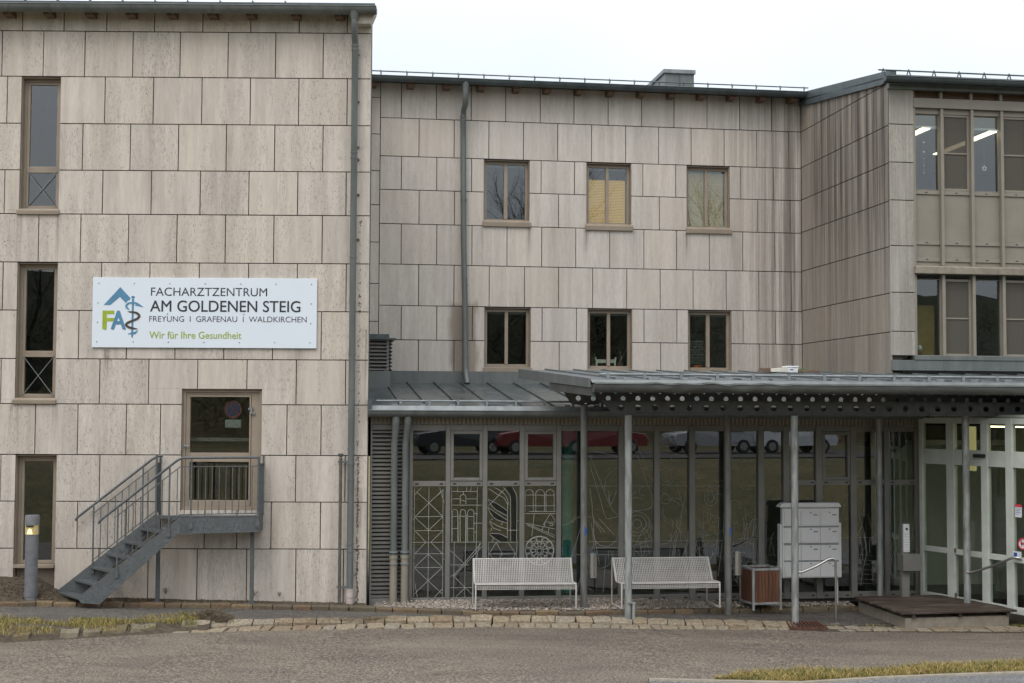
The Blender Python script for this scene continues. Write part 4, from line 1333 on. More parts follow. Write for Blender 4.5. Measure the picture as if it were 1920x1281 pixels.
# inside of the hall
zf = .12
f = MB(); f.box(l1 + .05, uE + 6, .09, YM - .05, zf - .1, zf)
M['floor_in'] = plain('hall_floor', (.12, .11, .10), (.09, .085, .08), .35)
f.build('floor', 'floor_in', hall)
M['hall_wall'] = plain('hall_back_wall', (.20, .185, .15), (.16, .15, .125), .8)
f = MB(); f.box(l1 - .1, uE + 6, YM - .5, YM - .1, zf, z_t + .4); f.box(l1 - .06, l1 - .002, .1, YM - .5, zf, z_t); f.box(l1, uE + 6, .085, YM - .5, z_t + .06, z_t + .1)
f.build('back_wall', 'hall_wall', hall)
M['pale_wall'] = plain('pale_inner_wall', (.55, .58, .50), (.50, .53, .46), .8)
f = MB(); f.box(uE + .15, uE + 5, 1.6, 1.7, zf, z_t); f.build('inner_wall', 'pale_wall', hall)
M['teal'] = plain('teal_column', (.06, .33, .34), (.05, .28, .29), .35, 0, (1, 1, 1))
hc_ = thing('column', 'round teal column standing behind the glass left of the first canopy post', 'column', FG.w(gu(1063.5, .8), .8, zf), FG.a)
f = MB(); f.cyl(0, 0, 0, z_t - zf, .105, 24); f.build('shaft', 'teal', hc_)
f = MB(); f.cyl(0, 0, 0, .06, .13, 24); f.build('base_ring', 'zinc_dark', hc_)

# entrance doors, turned towards the left
du = lambda px, py=950: FD.u(px, py)
dz = lambda y, x=1755: FD.z(x, y)
DX = [(1727, 1733), (1778, 1792), (1843, 1855.5), (1889, 1902), (1951, 1962)]
dzt, dz1, dz2, dz3, dz4, dz5, dz6 = dz(783.5), dz(794), dz(842), dz(870), dz(1024.5), dz(1034.5), dz(1112)
f = MB()
DU = [(du(a), du(b)) for a, b in DX]
for q in range(2): DU.append((DU[-1][0] + .78, DU[-1][1] + .78))
for a, b in DU: f.box(a, b, -.04, .05, .12, dzt)
de = f.build('entrance_front', 'white', hall, .005)
for i in range(6):
    a, b = DU[i][1], DU[i + 1][0]
    for q0, q1 in ((dz1, dzt - .002), (dz3, dz2), (dz5, dz4), (.125, dz6)):
        f = MB(); f.box(a, b, -.03, .04, q0, q1); f.build('transom', 'white', de, .004)
f = MB()
for i in range(6):
    a, b = DU[i][1], DU[i + 1][0]
    pane(f, a, b, dz2, dz1, .0); pane(f, a, b, dz4, dz3, .0); pane(f, a, b, dz6, dz5, .0)
f.build('pane', 'glass_clear', de)
f = MB(); q = du(1830, 850), du(1851, 850); f.box(q[0], q[1], -.075, -.031, dz(854.5), dz(848)); f.build('door_sensor', 'black', de)
f = MB()
for yy in (1028, 1110): f.box(du(1793), du(1794.5), -.06, -.03, dz(yy + 3), dz(yy - 5))
f.build('door_hinge', 'rust', de)
f = MB()
f.box(du(1733) + .02, du(1733) + .25, 1.0, 1.04, dz(885), dz(800)); f.build('lit_notice', emit('lit_yellow', (.75, .66, .30), .38), de)
lt = thing('ceiling_light', 'small warm lamp under the ceiling inside the entrance doors', 'lamp', FD.w(du(1831), .55, dz(799)), FD.a)
f = MB(); f.box(-.16, 1.5, -.07, .07, -.01, .01); f.build('diffuser', emit('warm_tube', (1, .80, .45), 9), lt)
f = MB(); f.box(-.17, 1.51, -.08, .08, .01, .03); f.build('housing', 'white', lt)
f = MB(); f.box(-.3, DU[-1][1], 2.0, 2.1, .12, dzt); f.box(-.3, DU[-1][1], .05, 2.0, dzt + .01, dzt + .06)
f.build('vestibule_wall', plain('vestibule_wall', (.34, .36, .31), (.30, .32, .28), .8), de)
de.rotation_euler = (0, 0, FD.a - FG.a); de.location = FG.loc(FD.o)
lp_ = thing('ceiling_light', 'unseen warm panel added on the hall ceiling to light the space behind the left entrance panes', 'lamp', FG.w(11.3, .55, dzt - .02), FG.a)  # unseen panel, added to brighten the inner wall behind the doors
f = MB(); f.box(-.4, .4, -.4, .4, -.02, .0); f.build('diffuser', emit('added_fill_panel', (1, .90, .70), 2.6), lp_)
f = MB(); f.box(-.42, .42, -.42, .42, .001, .03); f.build('housing', 'white', lp_)
en = FG.loc(FD.w(DU[-1][1], 0))                       # stone front going on to the right of the doors
mb = MB()
for r, (za, zb_) in enumerate(((-.2, .9), (.9, 1.8), (1.8, 2.7), (2.7, dzt + .12))):
    slab_row(mb, za, zb_, [en[0] + .5 + .87 * q + (.43 if r % 2 else 0) for q in range(10)], en[0] - .02, en[0] + 8, [], en[1], 9)
mb.build('entrance_wall', 'stone_pier', hall, .004)
f = MB(); f.box(en[0], en[0] + 8, en[1] + .036, en[1] + .3, -.2, dzt + .11); f.build('wall_core', 'joint', hall)
f = MB(); f.box(en[0] - .1, en[0] + 8, en[1] - .1, 1.0, dzt + .121, dzt + .2); f.build('flat_roof', 'zinc_dark', hall)
# notices on the right-hand door leaf
def notice(name, label, px0, px1, y0, y1, mat):
    a, b = du(px0, (y0 + y1) / 2), du(px1, (y0 + y1) / 2)
    z1_, z0_ = FD.z((px0 + px1) / 2, y0), FD.z((px0 + px1) / 2, y1)
    t = thing(name, label, 'notice', FD.w(a, -.012, z0_), FD.a)
    return t, b - a, z1_ - z0_
t, w, h = notice('door_notice', 'red and white paper notice on the right door pane', 1904.5, 1917, 946, 970, 0)
M['paper'] = plain('paper_white', (.68, .70, .72), rough=.7)
M['red'] = plain('notice_red', (.62, .05, .08), rough=.6)
M['blue'] = plain('sticker_blue', (.03, .11, .38), rough=.5)
f = MB(); f.box(0, w, -.003, 0, 0, h * .78); f.build('paper', 'paper', t)
f = MB(); f.box(0, w, -.003, 0, h * .785, h); f.build('header', 'red', t)
f = MB()
for i, wd in enumerate((.8, .6, .75, .5)): f.box(w * .1, w * (.1 + wd), -.0045, -.003, h * (.62 - .14 * i), h * (.66 - .14 * i))
f.build('text_lines', 'blue', t)
t, w, h = notice('door_notice', 'round no entry for dogs sticker with red ring on the right door pane', 1910, 1930, 1009, 1031, 0)
f = MB(); f.prism([(w / 2 + w / 2 * cos(a), h / 2 + h / 2 * sin(a)) for a in [2 * pi * i / 24 for i in range(24)]], 'y', -.003, 0); f.build('disc', 'paper', t)
f = MB(); f.tube([(w / 2 + w * .45 * cos(a), -.004, h / 2 + h * .45 * sin(a)) for a in [2 * pi * i / 24 for i in range(25)]], .012, 6); f.bar((w * .2, -.006, h * .8), (w * .8, -.006, h * .2), .02, .003, (0, 1, 0)); f.build('ring', 'red', t)
f = MB()
f.box(w * .28, w * .66, -.0046, -.003, h * .42, h * .58); f.box(w * .60, w * .76, -.0047, -.003, h * .52, h * .70); f.box(w * .30, w * .36, -.0048, -.003, h * .26, h * .43); f.box(w * .58, w * .64, -.0048, -.003, h * .26, h * .43)
f.build('dog_shape', 'ink', t)
t, w, h = notice('door_notice', 'small white sticker with a blue square at the door rail', 1904, 1920, 1034, 1046, 0)
f = MB(); f.box(0, w, -.045, -.042, 0, h); f.build('paper', 'paper', t)
f = MB(); f.box(w * .1, w * .5, -.047, -.045, h * .2, h * .8); f.build('blue_square', 'blue', t)

# ================================================================ CANOPY
can = thing('entrance_canopy', 'metal canopy on round posts in front of the glass hall', 'canopy', FG.o, FG.a)
yc = -2.75                                             # gutter line
y1c, y2c = -1.2, -2.1                                  # the two post rows
k = Mat('galvanised')
n1 = k.noise((14, 14, 3), 1, 4); n2 = k.noise((3, 3, 1.2), 1, 4)
col = k.mix(k.rng(n1, .35, .65), (.31, .325, .315), (.19, .20, .195))
col = k.mix(k.rng(n2, .56, .68, 0, .5), col, (.11, .085, .05))
M['galv'] = k.out(col, .5, .3, n1, .1, .003)
M['galv_back'] = plain('galvanised_back', (.155, .155, .145), (.10, .10, .092), .55, .2, (12, 12, 3))  # darker galvanised grey for the back post row
M['galv_dark'] = plain('girder_grey', (.085, .09, .085), (.06, .062, .058), .6, .2)
cx0, cx1 = FG.u(1108, 715, yc), FG.u(2300, 715, yc)
ybk = .35
zc0 = FG.z(1400, 713.5, yc); zcb = FG.z(1100, 694.5, ybk)
def zc_at(y): return zc0 + (zcb - zc0) * (y - yc) / (ybk - yc)
cxb = FG.u(975, 692, ybk)
def cx_at(y): return cx0 + (cxb - cx0) * (y - yc) / (ybk - yc)
ub = um(976, 692)
f = MB()
# roof sheet, its left edge cut on the slant, with a notch where the right wing stands on it
u_rw = FG.loc(FR.o)[0]
def slab(ring_, th):
    v = [(u, y, zc_at(y) - d) for d in (0, th) for u, y in ring_]; n = len(ring_)
    f.add(v, [tuple(range(n)), tuple(range(n, 2 * n))[::-1]] + [(i, (i + 1) % n, n + (i + 1) % n, n + i) for i in range(n)])
slab([(cx0, yc), (cx1, yc), (cx1, -.09), (u_rw - .02, -.09), (u_rw - .02, ybk), (cxb, ybk)], .045)
M['canopy_roof'] = plain('canopy_roof', (.125, .14, .155), (.085, .098, .108), .5, .3, (3, 3, 3))
cr_ = f.build('roof', 'canopy_roof', can)
f = MB()
uu = cx0 + .45
while uu < cx1:
    ye = ybk - .02 if uu < u_rw + .2 else -.1
    dxs = cx_at(ye) - cx_at(yc + .05)
    a0, a1 = Vector((uu, yc + .05, zc_at(yc + .05) + .014)), Vector((uu + dxs, ye, zc_at(ye) + .014))
    f.bar(a0, a1, .02, .028); uu += .53
f.build('standing_seams', 'zinc', cr_)
f = MB()
def slant(y0, y1, t0, t1, b0, b1, off, w):
    """board along the slanted edge: tops t, bottoms b measured from the roof plane"""
    v = []
    for y, t, b in ((y0, t0, b0), (y1, t1, b1)):
        for o_ in (off - w, off):
            v += [(cx_at(y) + o_, y, zc_at(y) + b), (cx_at(y) + o_, y, zc_at(y) + t)]
    f.add(v, [(0, 1, 3, 2), (4, 6, 7, 5), (0, 4, 5, 1), (2, 3, 7, 6), (1, 5, 7, 3), (0, 2, 6, 4)])
slant(yc, ybk, .02, .02, -.135, -.16, -.003, .027); f.build('verge', 'zinc', can, .004)
f = MB(); slant(yc + .02, -1.05, -.137, -.147, -.27, -.29, .09, .10); f.build('edge_beam', 'galv_dark', can)
f = MB()
v = [(u, y, zc_at(y) - d) for d in (.06, .10) for u, y in ((cx0 + .1, yc + .02), (cx1, yc + .02), (cx1, -.1), (cx_at(-.1) + .1, -.1))]
f.add(v, [(0, 1, 2, 3), (7, 6, 5, 4)] + [(i, (i + 1) % 4, 4 + (i + 1) % 4, 4 + i) for i in range(4)])
f.build('soffit', 'zinc_dark', can)
dent = lambda u, j: (.006 * math.sin(u * 7.3) + .009 * math.sin(u * 13.1 + j) + .02 * mnoise.noise(Vector((u * 3.1, j * .35, 2)))) * (1.0 if FG.u(1215, 720, yc) < u < FG.u(1500, 720, yc) else .12)
f = MB(); gz4 = FG.z(1300, 722, yc - .08)
gutter(f, cx0 + .02, cx1, yc - .08, gz4, .135, 10, .09, dent)
f.build('gutter', plain('gutter_grey', (.115, .122, .115), (.075, .08, .076), .5, .2, (2, 9, 9)), can)
f = MB()
zz4 = FG.z(1300, 723.8, yc - .08)
k0 = int((cx1 - cx0) / .12)
vs = []
for i in range(k0 + 1):
    uu = cx0 + (cx1 - cx0) * i / k0; q = dent(uu, 0)
    vs += [(uu, yc + .01, zc0 + .003), (uu, yc - .10 + q, gz4 + .03 + q), (uu, yc - .10 + q, gz4 + .018 + q), (uu, yc + .01, zc0 - .008)]
f.add(vs, [(i * 4 + j, i * 4 + (j + 1) % 4, (i + 1) * 4 + (j + 1) % 4, (i + 1) * 4 + j) for i in range(k0) for j in range(4)])
f.build('apron', 'zinc', can)
f = MB(); f.tube([(FG.u(1126, 706, yc), yc + .1, zc0 + .085), (cx1, yc + .1, zc0 + .085)], .02, 8)
uu = FG.u(1142, 706, yc)
while uu < cx1:
    f.box(uu - .025, uu + .025, yc + .07, yc + .13, zc_at(yc + .1), zc0 + .11); f.box(uu + .12, uu + .26, yc + .045, yc + .06, zc0 + .005, zc0 + .055); uu += .62
f.build('snow_guard', 'zinc_pale', can)


def girder(pxl, yt, yb_, y, px_end, first, pitch, r, cut):
    ua = FG.u(pxl, (yt + yb_) / 2, y); ue = FG.u(px_end, (yt + yb_) / 2, y)
    zt_, zb_ = FG.z(1300, yt, y), FG.z(1300, yb_, y)
    f = MB(); th = .012
    uc = FG.u(first, (yt + yb_) / 2, y)
    hs = pitch / 2
    zc_ = (zt_ + zb_) / 2
    k_ = int((ue - uc) / pitch)
    for i in range(k_ + 1):
        c = uc + i * pitch
        N = 24
        ci = [(c + r * cos(2 * pi * j / N), zc_ + r * sin(2 * pi * j / N)) for j in range(N)]
        sq = []
        for j in range(N):
            a_ = 2 * pi * j / N; ca, sa = cos(a_), sin(a_); hh = (zt_ - zb_) / 2
            t = min(hs / abs(ca) if abs(ca) > 1e-6 else 9e9, hh / abs(sa) if abs(sa) > 1e-6 else 9e9)
            sq.append((c + ca * t, zc_ + sa * t))
        vs = [(p[0], yy, p[1]) for yy in (y - th, y + th) for p in ci + sq]
        F = []
        for j in range(N):
            j2 = (j + 1) % N
            F += [(j, N + j, N + j2, j2), (2 * N + j, 2 * N + j2, 3 * N + j2, 3 * N + j), (j, j2, 2 * N + j2, 2 * N + j)]
        f.add(vs, F)
        for sx in (-1, 1):                           # plate corners left over by the fan
            for sz in (-1, 1):
                pass
    f.prism([(ua, zt_), (uc - hs, zt_), (uc - hs, zb_), (ua + cut, zb_)], 'y', y - th, y + th)
    f.box(ua, uc + (k_ + .5) * pitch, y - .05, y + .05, zt_, zt_ + .012); f.box(ua + cut, uc + (k_ + .5) * pitch, y - .05, y + .05, zb_ - .012, zb_)
    return f.build('girder', 'galv_dark', can, fix=False), zt_, zb_


pit1 = FG.u(1084.2 + 27.8 * 8, 748, y1c) - FG.u(1084.2, 748, y1c)
pit2 = FG.u(1163.8 + 31.9 * 8, 765, y2c) - FG.u(1163.8, 765, y2c)
_, g1t, g1b = girder(1057, 737.5, 758.5, y1c, 2290, 1084.2, pit1 / 8, .046, .17)
_, g2t, g2b = girder(1128, 753, 776.5, y2c, 2290, 1163.8, pit2 / 8, .052, .20)
for px, y, zt_ in ((1095, y1c, g1b - .012), (1365, y1c, g1b - .012), (1812, y1c - .62, g1b - .012), (1178, y2c, g2b - .012), (1490, y2c, g2b - .012), (2105, y2c, g2b - .012)):
    uu = FG.u(px, 950, y)
    f = MB(); f.cyl(uu, y, -.1, zt_, .062, 18)
    po = f.build('post', 'galv' if y == y2c or px == 1812 else 'galv_back', can)
    f = MB(); f.box(uu - .09, uu + .09, y - .07, y + .07, zt_ - .012, zt_); f.build('head_plate', 'galv_dark', po)
    if px in (1095, 1365):
        zq = FG.z(px, 997, y); sx = -.02 if px == 1365 else .045
        f = MB(); vs = []
        a0 = -.9 if px == 1095 else -.35
        for i in range(7):
            aa = -pi / 2 + a0 + 1.15 * i / 6 + (.85 if px == 1095 else .5); rq = .0635
            vs += [(uu + rq * cos(aa), y + rq * sin(aa), zq - .07 + .012 * i), (uu + rq * cos(aa), y + rq * sin(aa), zq + .09 - .008 * i)]
        f.add(vs, [(2 * i, 2 * i + 2, 2 * i + 3, 2 * i + 1) for i in range(6)]); f.build('sticker', 'blue', po)
for px, y in ((1178, y2c),):
    uu = FG.u(1181, 1140, y)
    f = MB(); f.cyl(uu + .05, y - .06, -.05, FG.z(px, 1128, y), .03, 10); f.box(uu - .05, uu + .08, y - .09, y - .055, FG.z(px, 1131, y), FG.z(px, 1128, y)); f.build('ground_sleeve', 'galv', can)
for i in range(0):
    uu = cx0 + .5 + i * 1.05
    if uu < cx1:
        f = MB(); f.prism([(y2c - .3, zc_at(y2c - .3) - .105), (y1c + .5, zc_at(y1c + .5) - .105), (y1c + .5, g1t + .014), (y1c - .1, g1t + .014), (y2c + .1, g2t + .03), (y2c - .3, g2t + .05)], 'x', uu - .02, uu + .02); f.build('rafter', 'galv_dark', can)
# column pipe close to the glass
uu = FG.u(1649, 950, -.25)
cp = thing('post', 'round galvanised post close to the glass left of the entrance doors', 'post', FG.w(uu, -.25, 0), FG.a)
f = MB(); f.cyl(0, 0, -.1, zf1, .06, 18); f.build('shaft', 'galv', cp)
f = MB(); f.cyl(0, 0, .1, .13, .09, 18); f.build('collar', 'galv', cp)

# odds and ends lying at the back of the canopy roof
def canopy_spot(px, dy):
    y = ybk - .02 - dy
    uq = FG.u(px, 693, y); return FG.w(uq, y, zc_at(y))
t = thing('plastic_box', 'small white lidded box lying on the canopy roof against the wall', 'box', canopy_spot(1482, .25), FG.a)
f = MB(); f.box(-.12, .12, -.1, .1, .0, .10); f.build('body', 'paper', t, .01)
f = MB(); f.box(-.13, .13, -.11, .11, .10, .125); f.build('lid', 'paper', t, .008)
f = MB(); f.box(-.04, .02, -.103, -.101, .045, .065); f.build('catch', 'ink', t)
t = thing('foam_sheet', 'flat pale sheet leaning left of the white box on the canopy roof', 'sheet', canopy_spot(1459, .28), FG.a)
f = MB(); f.prism([(-.17, .01), (.15, .01), (.15, .10), (-.17, .075)], 'y', -.12, .12); f.build('sheet', 'cream', t, .006)
t = thing('brick_stack', 'dark red bricks at the left end of the things on the canopy roof', 'bricks', canopy_spot(1433, .28), FG.a)
f = MB(); f.box(-.11, .10, -.06, .06, .0, .045); f.box(-.09, .11, -.06, .05, .047, .09); f.build('bricks', 'rust', t, .006)
t = thing('planter_tray', 'flat dark tray with moss right of the white box on the canopy roof', 'tray', canopy_spot(1514, .28), FG.a)
f = MB(); f.box(-.20, .20, -.1, .1, .0, .05); f.build('tray', 'rafter', t, .006)
f = MB()
for i in range(40): f.sphere((random.uniform(-.2, .0), random.uniform(-.08, .08), .055), random.uniform(.012, .03), 6, 4)
f.build('moss', 'leaf', t)

# ================================================================ GROUND
def lerp_tab(tab, x):
    if x <= tab[0][0]: return tab[0][1]
    for (a, b), (c, d) in zip(tab, tab[1:]):
        if x <= c: return b + (d - b) * (x - a) / (c - a)
    return tab[-1][1]


G = lambda x: lerp_tab([(-14, .19), (-9, .13), (-2.5, .01), (1.5, 0), (5, -.06), (12, -.07)], x)
WALK = lambda x: G(x) + lerp_tab([(-3, .09), (1.8, .085), (5.0, .012)], x)


def px_line(pts, zf):
    out = []
    for px, py in pts:
        z = .05
        for _ in range(5):
            p = at_z(px, py, z); z = zf(p.x)
        out.append((p.x, p.y))
    out = [(out[0][0] - 8, out[0][1] + (out[0][1] - out[1][1]) / (out[0][0] - out[1][0]) * -4)] + out + [(out[-1][0] + 12, out[-1][1])]
    return out


EF = px_line([(-60, 1137), (120, 1137.5), (240, 1138.5), (480, 1142.5), (690, 1147), (800, 1151), (920, 1155), (1100, 1155), (1290, 1151), (1480, 1148), (1600, 1146)], WALK)
KB = px_line([(-60, 1186), (0, 1184), (110, 1181), (230, 1174), (360, 1168), (440, 1164), (600, 1163), (800, 1159), (900, 1157.5), (1200, 1162.5), (1470, 1168), (1560, 1173), (1920, 1174)], WALK)
KF = px_line([(-60, 1205), (0, 1203), (160, 1195), (330, 1183), (480, 1177), (690, 1172), (900, 1170.5), (1200, 1175), (1480, 1178), (1560, 1181), (1920, 1182)], G)
RE = px_line([(-60, 1211), (0, 1207), (160, 1199), (330, 1188), (480, 1184), (690, 1180), (900, 1177), (1200, 1180), (1480, 1181.5), (1560, 1184), (1920, 1186)], G)
yE, yKB, yKF, yR = (lambda x, t=t: lerp_tab(t, x) for t in (EF, KB, KF, RE))


def asphalt(name, c1, c2, agg, wet=.0):
    k = Mat(name)
    big = k.noise((.55, .9, 1), 1, 5)
    mid_ = k.noise((2.6, 3.4, 1), 1, 4)
    sp = k.noise((31, 31, 31), 1, 2, .7)
    sp2 = k.noise((34, 34, 34), 1, 3, .8, k.map((1, 1, 1)))
    c = k.mix(k.rng(big, .35, .65), c1, c2)
    c = k.mix(k.rng(mid_, .42, .72, 0, .45), c, tuple(v * .68 for v in c2))
    pat = k.noise((.35, 1.1, 1), 1, 4, .6)
    c = k.mix(k.rng(pat, .54, .68, 0, .5), c, tuple(v * .55 for v in c2))
    c = k.mix(k.rng(pat, .44, .34, 0, .35), c, tuple(min(1, v * 1.5) for v in c1))
    c = k.mix(k.rng(sp, .52, .63, 0, .8), c, agg)
    c = k.mix(k.rng(sp, .47, .37, 0, .85), c, tuple(v * .35 for v in c2))
    h = k.math('ADD', k.math('MULTIPLY', sp, .6), sp2)
    return k.out(c, k.rng(mid_, .35, .7, .62, .8), 0, h, .5, .006, .35)


M['road'] = asphalt('road_asphalt', (.128, .106, .083), (.094, .078, .062), (.245, .208, .165))
M['walk'] = asphalt('walk_asphalt', (.085, .077, .068), (.062, .056, .05), (.16, .145, .125))
k = Mat('grass_earth')
n1 = k.noise((.5, .5, .5), 1, 6); n2 = k.noise((7, 7, 7), 1, 4)
M['earth'] = k.out(k.mix(k.rng(n2, .3, .7), k.mix(k.rng(n1, .35, .65), (.115, .105, .035), (.21, .155, .055)), (.05, .045, .02)), .95, 0, n2, .5, .03)


def ground_h(x, y):
    if y > 14.2: return min(G(x), 0) - .16
    if y > 1: 
        t = (14.2 - y) / 13.2
        t = t * t * (3 - 2 * t)
        return (min(G(x), 0) - .16) * (1 - t) + 1.72 * t
    if y > -13: return 1.72
    return 1.72 + min(10, (-13 - y) * .05 + max(0, (-20 - y)) * .22)


mb = MB()
xs = [-900, -300, -120, -60] + [-40 + 2 * i for i in range(41)] + [60, 120, 300, 900]
ys = [-900, -400, -200, -120, -80, -60, -50, -40, -32, -26, -20, -16, -13] + [-11 + 1.0 * i for i in range(26)] + [14.3, 15, 17, 19, 21, 23, 25, 30, 40, 80, 200, 900]
for y in ys:
    for x in xs: mb.v.append((x, y, ground_h(x, y)))
nx = len(xs)
for j in range(len(ys) - 1):
    for i in range(nx - 1):
        mb.f.append((j * nx + i, j * nx + i + 1, (j + 1) * nx + i + 1, (j + 1) * nx + i)); mb.s.append(True); mb.r.append(None)
mb.build('ground', 'earth', kind='structure')


def sheet(name, mat, xs, fy0, fy1, z, ny=3, kind='structure', jitter=0):
    mb = MB()
    for j in range(ny + 1):
        for x in xs:
            y = fy0(x) + (fy1(x) - fy0(x)) * j / ny
            mb.v.append((x, y, z(x, y)))
    n = len(xs)
    for j in range(ny):
        for i in range(n - 1):
            mb.f.append((j * n + i, j * n + i + 1, (j + 1) * n + i + 1, (j + 1) * n + i)); mb.s.append(True); mb.r.append(None)
    return mb.build(name, mat, kind=kind)


XS = [-30 + .5 * i for i in range(121)]
XS = XS[:]
sheet('road', 'road', XS, lambda x: 13.8, lambda x: yR(x) + .15, lambda x, y: G(x) + .012 * mnoise.noise(Vector((x * .3, y * .3, 0))), 8)
sheet('pavement', 'walk', XS, lambda x: yKB(x) + .005, lambda x: yE(x) + .08, lambda x, y: WALK(x) + .006 * mnoise.noise(Vector((x * .9, y * .9, 3))), 3)
sheet('street', 'walk', [-80, -40, 0, 40, 80], lambda x: -12, lambda x: -2.2, lambda x, y: 1.76, 2)
# light concrete edge and asphalt path in the near right corner
pth = [at_z(x, y, G(8) + .02) for x, y in ((1500, 1285), (1640, 1273), (1780, 1267), (1925, 1262))]
pathy = lambda x: lerp_tab([(p.x, p.y) for p in pth] + [(14, pth[-1].y + 1.4)], x)
mb = MB()
xs2 = [pth[0].x - 2 + .4 * i for i in range(25)]
for x in xs2: mb.v += [(x, pathy(x) + .0, G(x) + .05), (x, pathy(x) - .10, G(x) + .05), (x, pathy(x) - .12, G(x) + .006), (x, pathy(x) + .02, G(x) - .01)]
for i in range(len(xs2) - 1):
    for j in range(4): mb.f.append((4 * i + j, 4 * i + 4 + j, 4 * i + 4 + (j + 1) % 4, 4 * i + (j + 1) % 4)); mb.s.append(False); mb.r.append(None)
mb.build('path_edge', 'concrete', kind='structure')
sheet('path', asphalt('path_asphalt', (.13, .13, .13), (.10, .10, .10), (.24, .235, .23)), xs2, lambda x: 15.2, lambda x: pathy(x) - .10, lambda x, y: G(x) + .03, 2)

# ---- soil bed at the left and strip along the walls
M['soil'] = plain('soil', (.075, .055, .036), (.035, .028, .018), .95, 0, (14, 14, 14), .6, None, 7)
FLy = lambda x: FL.o.y + (x - FL.o.x) * tan(FL.a)
FGy = lambda x: FG.o.y + (x - FG.o.x) * tan(FG.a)


def bed_z(x, y):
    e = yE(x) + .11
    wy = FLy(x) if x < FL.o.x else FGy(x)
    t = max(0, min(1, (y - e) / max(.05, wy - e)))
    rise = lerp_tab([(-9.5, .36), (-8.35, .33), (-7.95, .12), (-7.4, .0)], x)
    return WALK(x) + .07 + rise * t ** .8 + .02 * mnoise.noise(Vector((x * 5, y * 5, 1))) * (1 if x < -5.5 else .4)


XB = [-16 + .16 * i for i in range(150)]
sheet('soil_bed', 'soil', [x for x in XB if x < FL.o.x + .05], lambda x: yE(x) + .06, lambda x: FLy(x) + .06, bed_z, 6)
k = Mat('gravel_base'); n1 = k.noise((28, 28, 28), 1, 4)
M['gravel_base'] = k.out(k.mix(k.rng(n1, .35, .65), (.25, .22, .19), (.07, .06, .05)), .9, 0, n1, .6, .02)
sheet('gravel_base', 'gravel_base', [x for x in XB if FL.o.x < x < 6.3] + [6.32], lambda x: yE(x) + .06, lambda x: FGy(x) + .02, lambda x, y: WALK(x) + .06, 2)


def pebble(mb, p, r, rnd):
    a, b, c = rnd.uniform(.7, 1.3) * r, rnd.uniform(.7, 1.3) * r, rnd.uniform(.5, .8) * r
    rz = rnd.uniform(0, pi)
    vs = []
    for q in ((1, 0, .2), (.3, .9, .1), (-.8, .55, -.1), (-.85, -.5, .15), (.25, -.95, 0), (.4, .3, .8), (-.4, .1, .9), (.1, -.45, .85)):
        x, y = q[0] * a, q[1] * b
        vs.append((p[0] + x * cos(rz) - y * sin(rz), p[1] + x * sin(rz) + y * cos(rz), p[2] + q[2] * c))
    t = rnd.random()
    mb.cur = (t, rnd.random(), 0)
    mb.add(vs, [(5, 0, 1), (5, 1, 6), (6, 1, 2), (6, 2, 3), (6, 3, 7), (7, 3, 4), (7, 4, 0), (7, 0, 5), (5, 6, 7), (0, 4, 3, 2, 1)])
    mb.cur = None


def rnd_mat(name, cols, rough=.85, sc=30):
    k = Mat(name)
    at = k.node('ShaderNodeAttribute', attribute_name='rnd')
    sp = k.node('ShaderNodeSeparateXYZ'); k.l.new(at.outputs['Color'], sp.inputs[0])
    rp = k.node('ShaderNodeValToRGB'); k.l.new(sp.outputs[0], rp.inputs[0])
    e = rp.color_ramp.elements
    while len(e) < len(cols): e.new(.5)
    for i, c in enumerate(cols):
        e[i].position = i / (len(cols) - 1); e[i].color = (*c, 1)
    n = k.noise((sc, sc, sc), 1, 5)
    return k.out(k.mix(k.rng(n, .35, .7, 0, .6), rp.outputs[0], (.06, .05, .035)), rough, 0, n, .4, .008)


M['pebbles'] = rnd_mat('pebbles', [(.25, .215, .18), (.37, .325, .275), (.16, .125, .10), (.42, .38, .33), (.22, .18, .14)])
rnd = random.Random(5)
mb = MB()
for i in range(6500):
    x = rnd.uniform(FL.o.x + .3, 6.3); y0 = yE(x) + .12; y1 = FGy(x) - .02
    if y1 < y0: continue
    y = rnd.uniform(y0, y1)
    dens = lerp_tab([(-2.0, .15), (-1.2, 1), (3.6, 1), (4.2, .45), (6.3, .4)], x)
    if rnd.random() > dens: continue
    pebble(mb, (x, y, WALK(x) + .07 + rnd.uniform(0, .02)), rnd.uniform(.014, .03), rnd)
mb.build('gravel', 'pebbles', kind='stuff', fix=False)
M['leaf_litter'] = rnd_mat('leaf_litter', [(.10, .06, .03), (.20, .13, .05), (.05, .035, .02), (.12, .11, .03)])


def litter(mb, x, y, z, rnd, s=.03):
    c = Vector((x, y, z)); e1 = Vector((rnd.uniform(-1, 1), rnd.uniform(-1, 1), rnd.uniform(-.2, .5))).normalized() * s * rnd.uniform(.5, 1.2)
    e2 = e1.cross(Vector((rnd.uniform(-.3, .3), rnd.uniform(-.3, .3), 1))).normalized() * s * .45
    mb.cur = (rnd.random(), rnd.random(), 0)
    mb.add([c - e1, c + e2 + Vector((0, 0, s * .2)), c + e1, c - e2], [(0, 1, 2), (0, 2, 3)])
    mb.cur = None


mb = MB()
for i in range(3600):
    q = rnd.random()
    if q < .42:
        x = rnd.uniform(-9.6, -6.2); y = rnd.uniform(yE(x) + .1, FLy(x) - .02); z = bed_z(x, y) + .012
    elif q < .70:
        x = rnd.uniform(-6.4, FL.o.x); y = rnd.uniform(yE(x) + .08, max(yE(x) + .2, FLy(x) - .0)); z = bed_z(x, y) + .012
        if rnd.random() < .5: continue
    else:
        x = rnd.uniform(3.6, 6.3); y = rnd.uniform(yE(x) + .1, FGy(x) - .05); z = WALK(x) + .085
    litter(mb, x, y, z, rnd, .022)
mb.build('leaf_litter', 'leaf_litter', kind='stuff', fix=False)


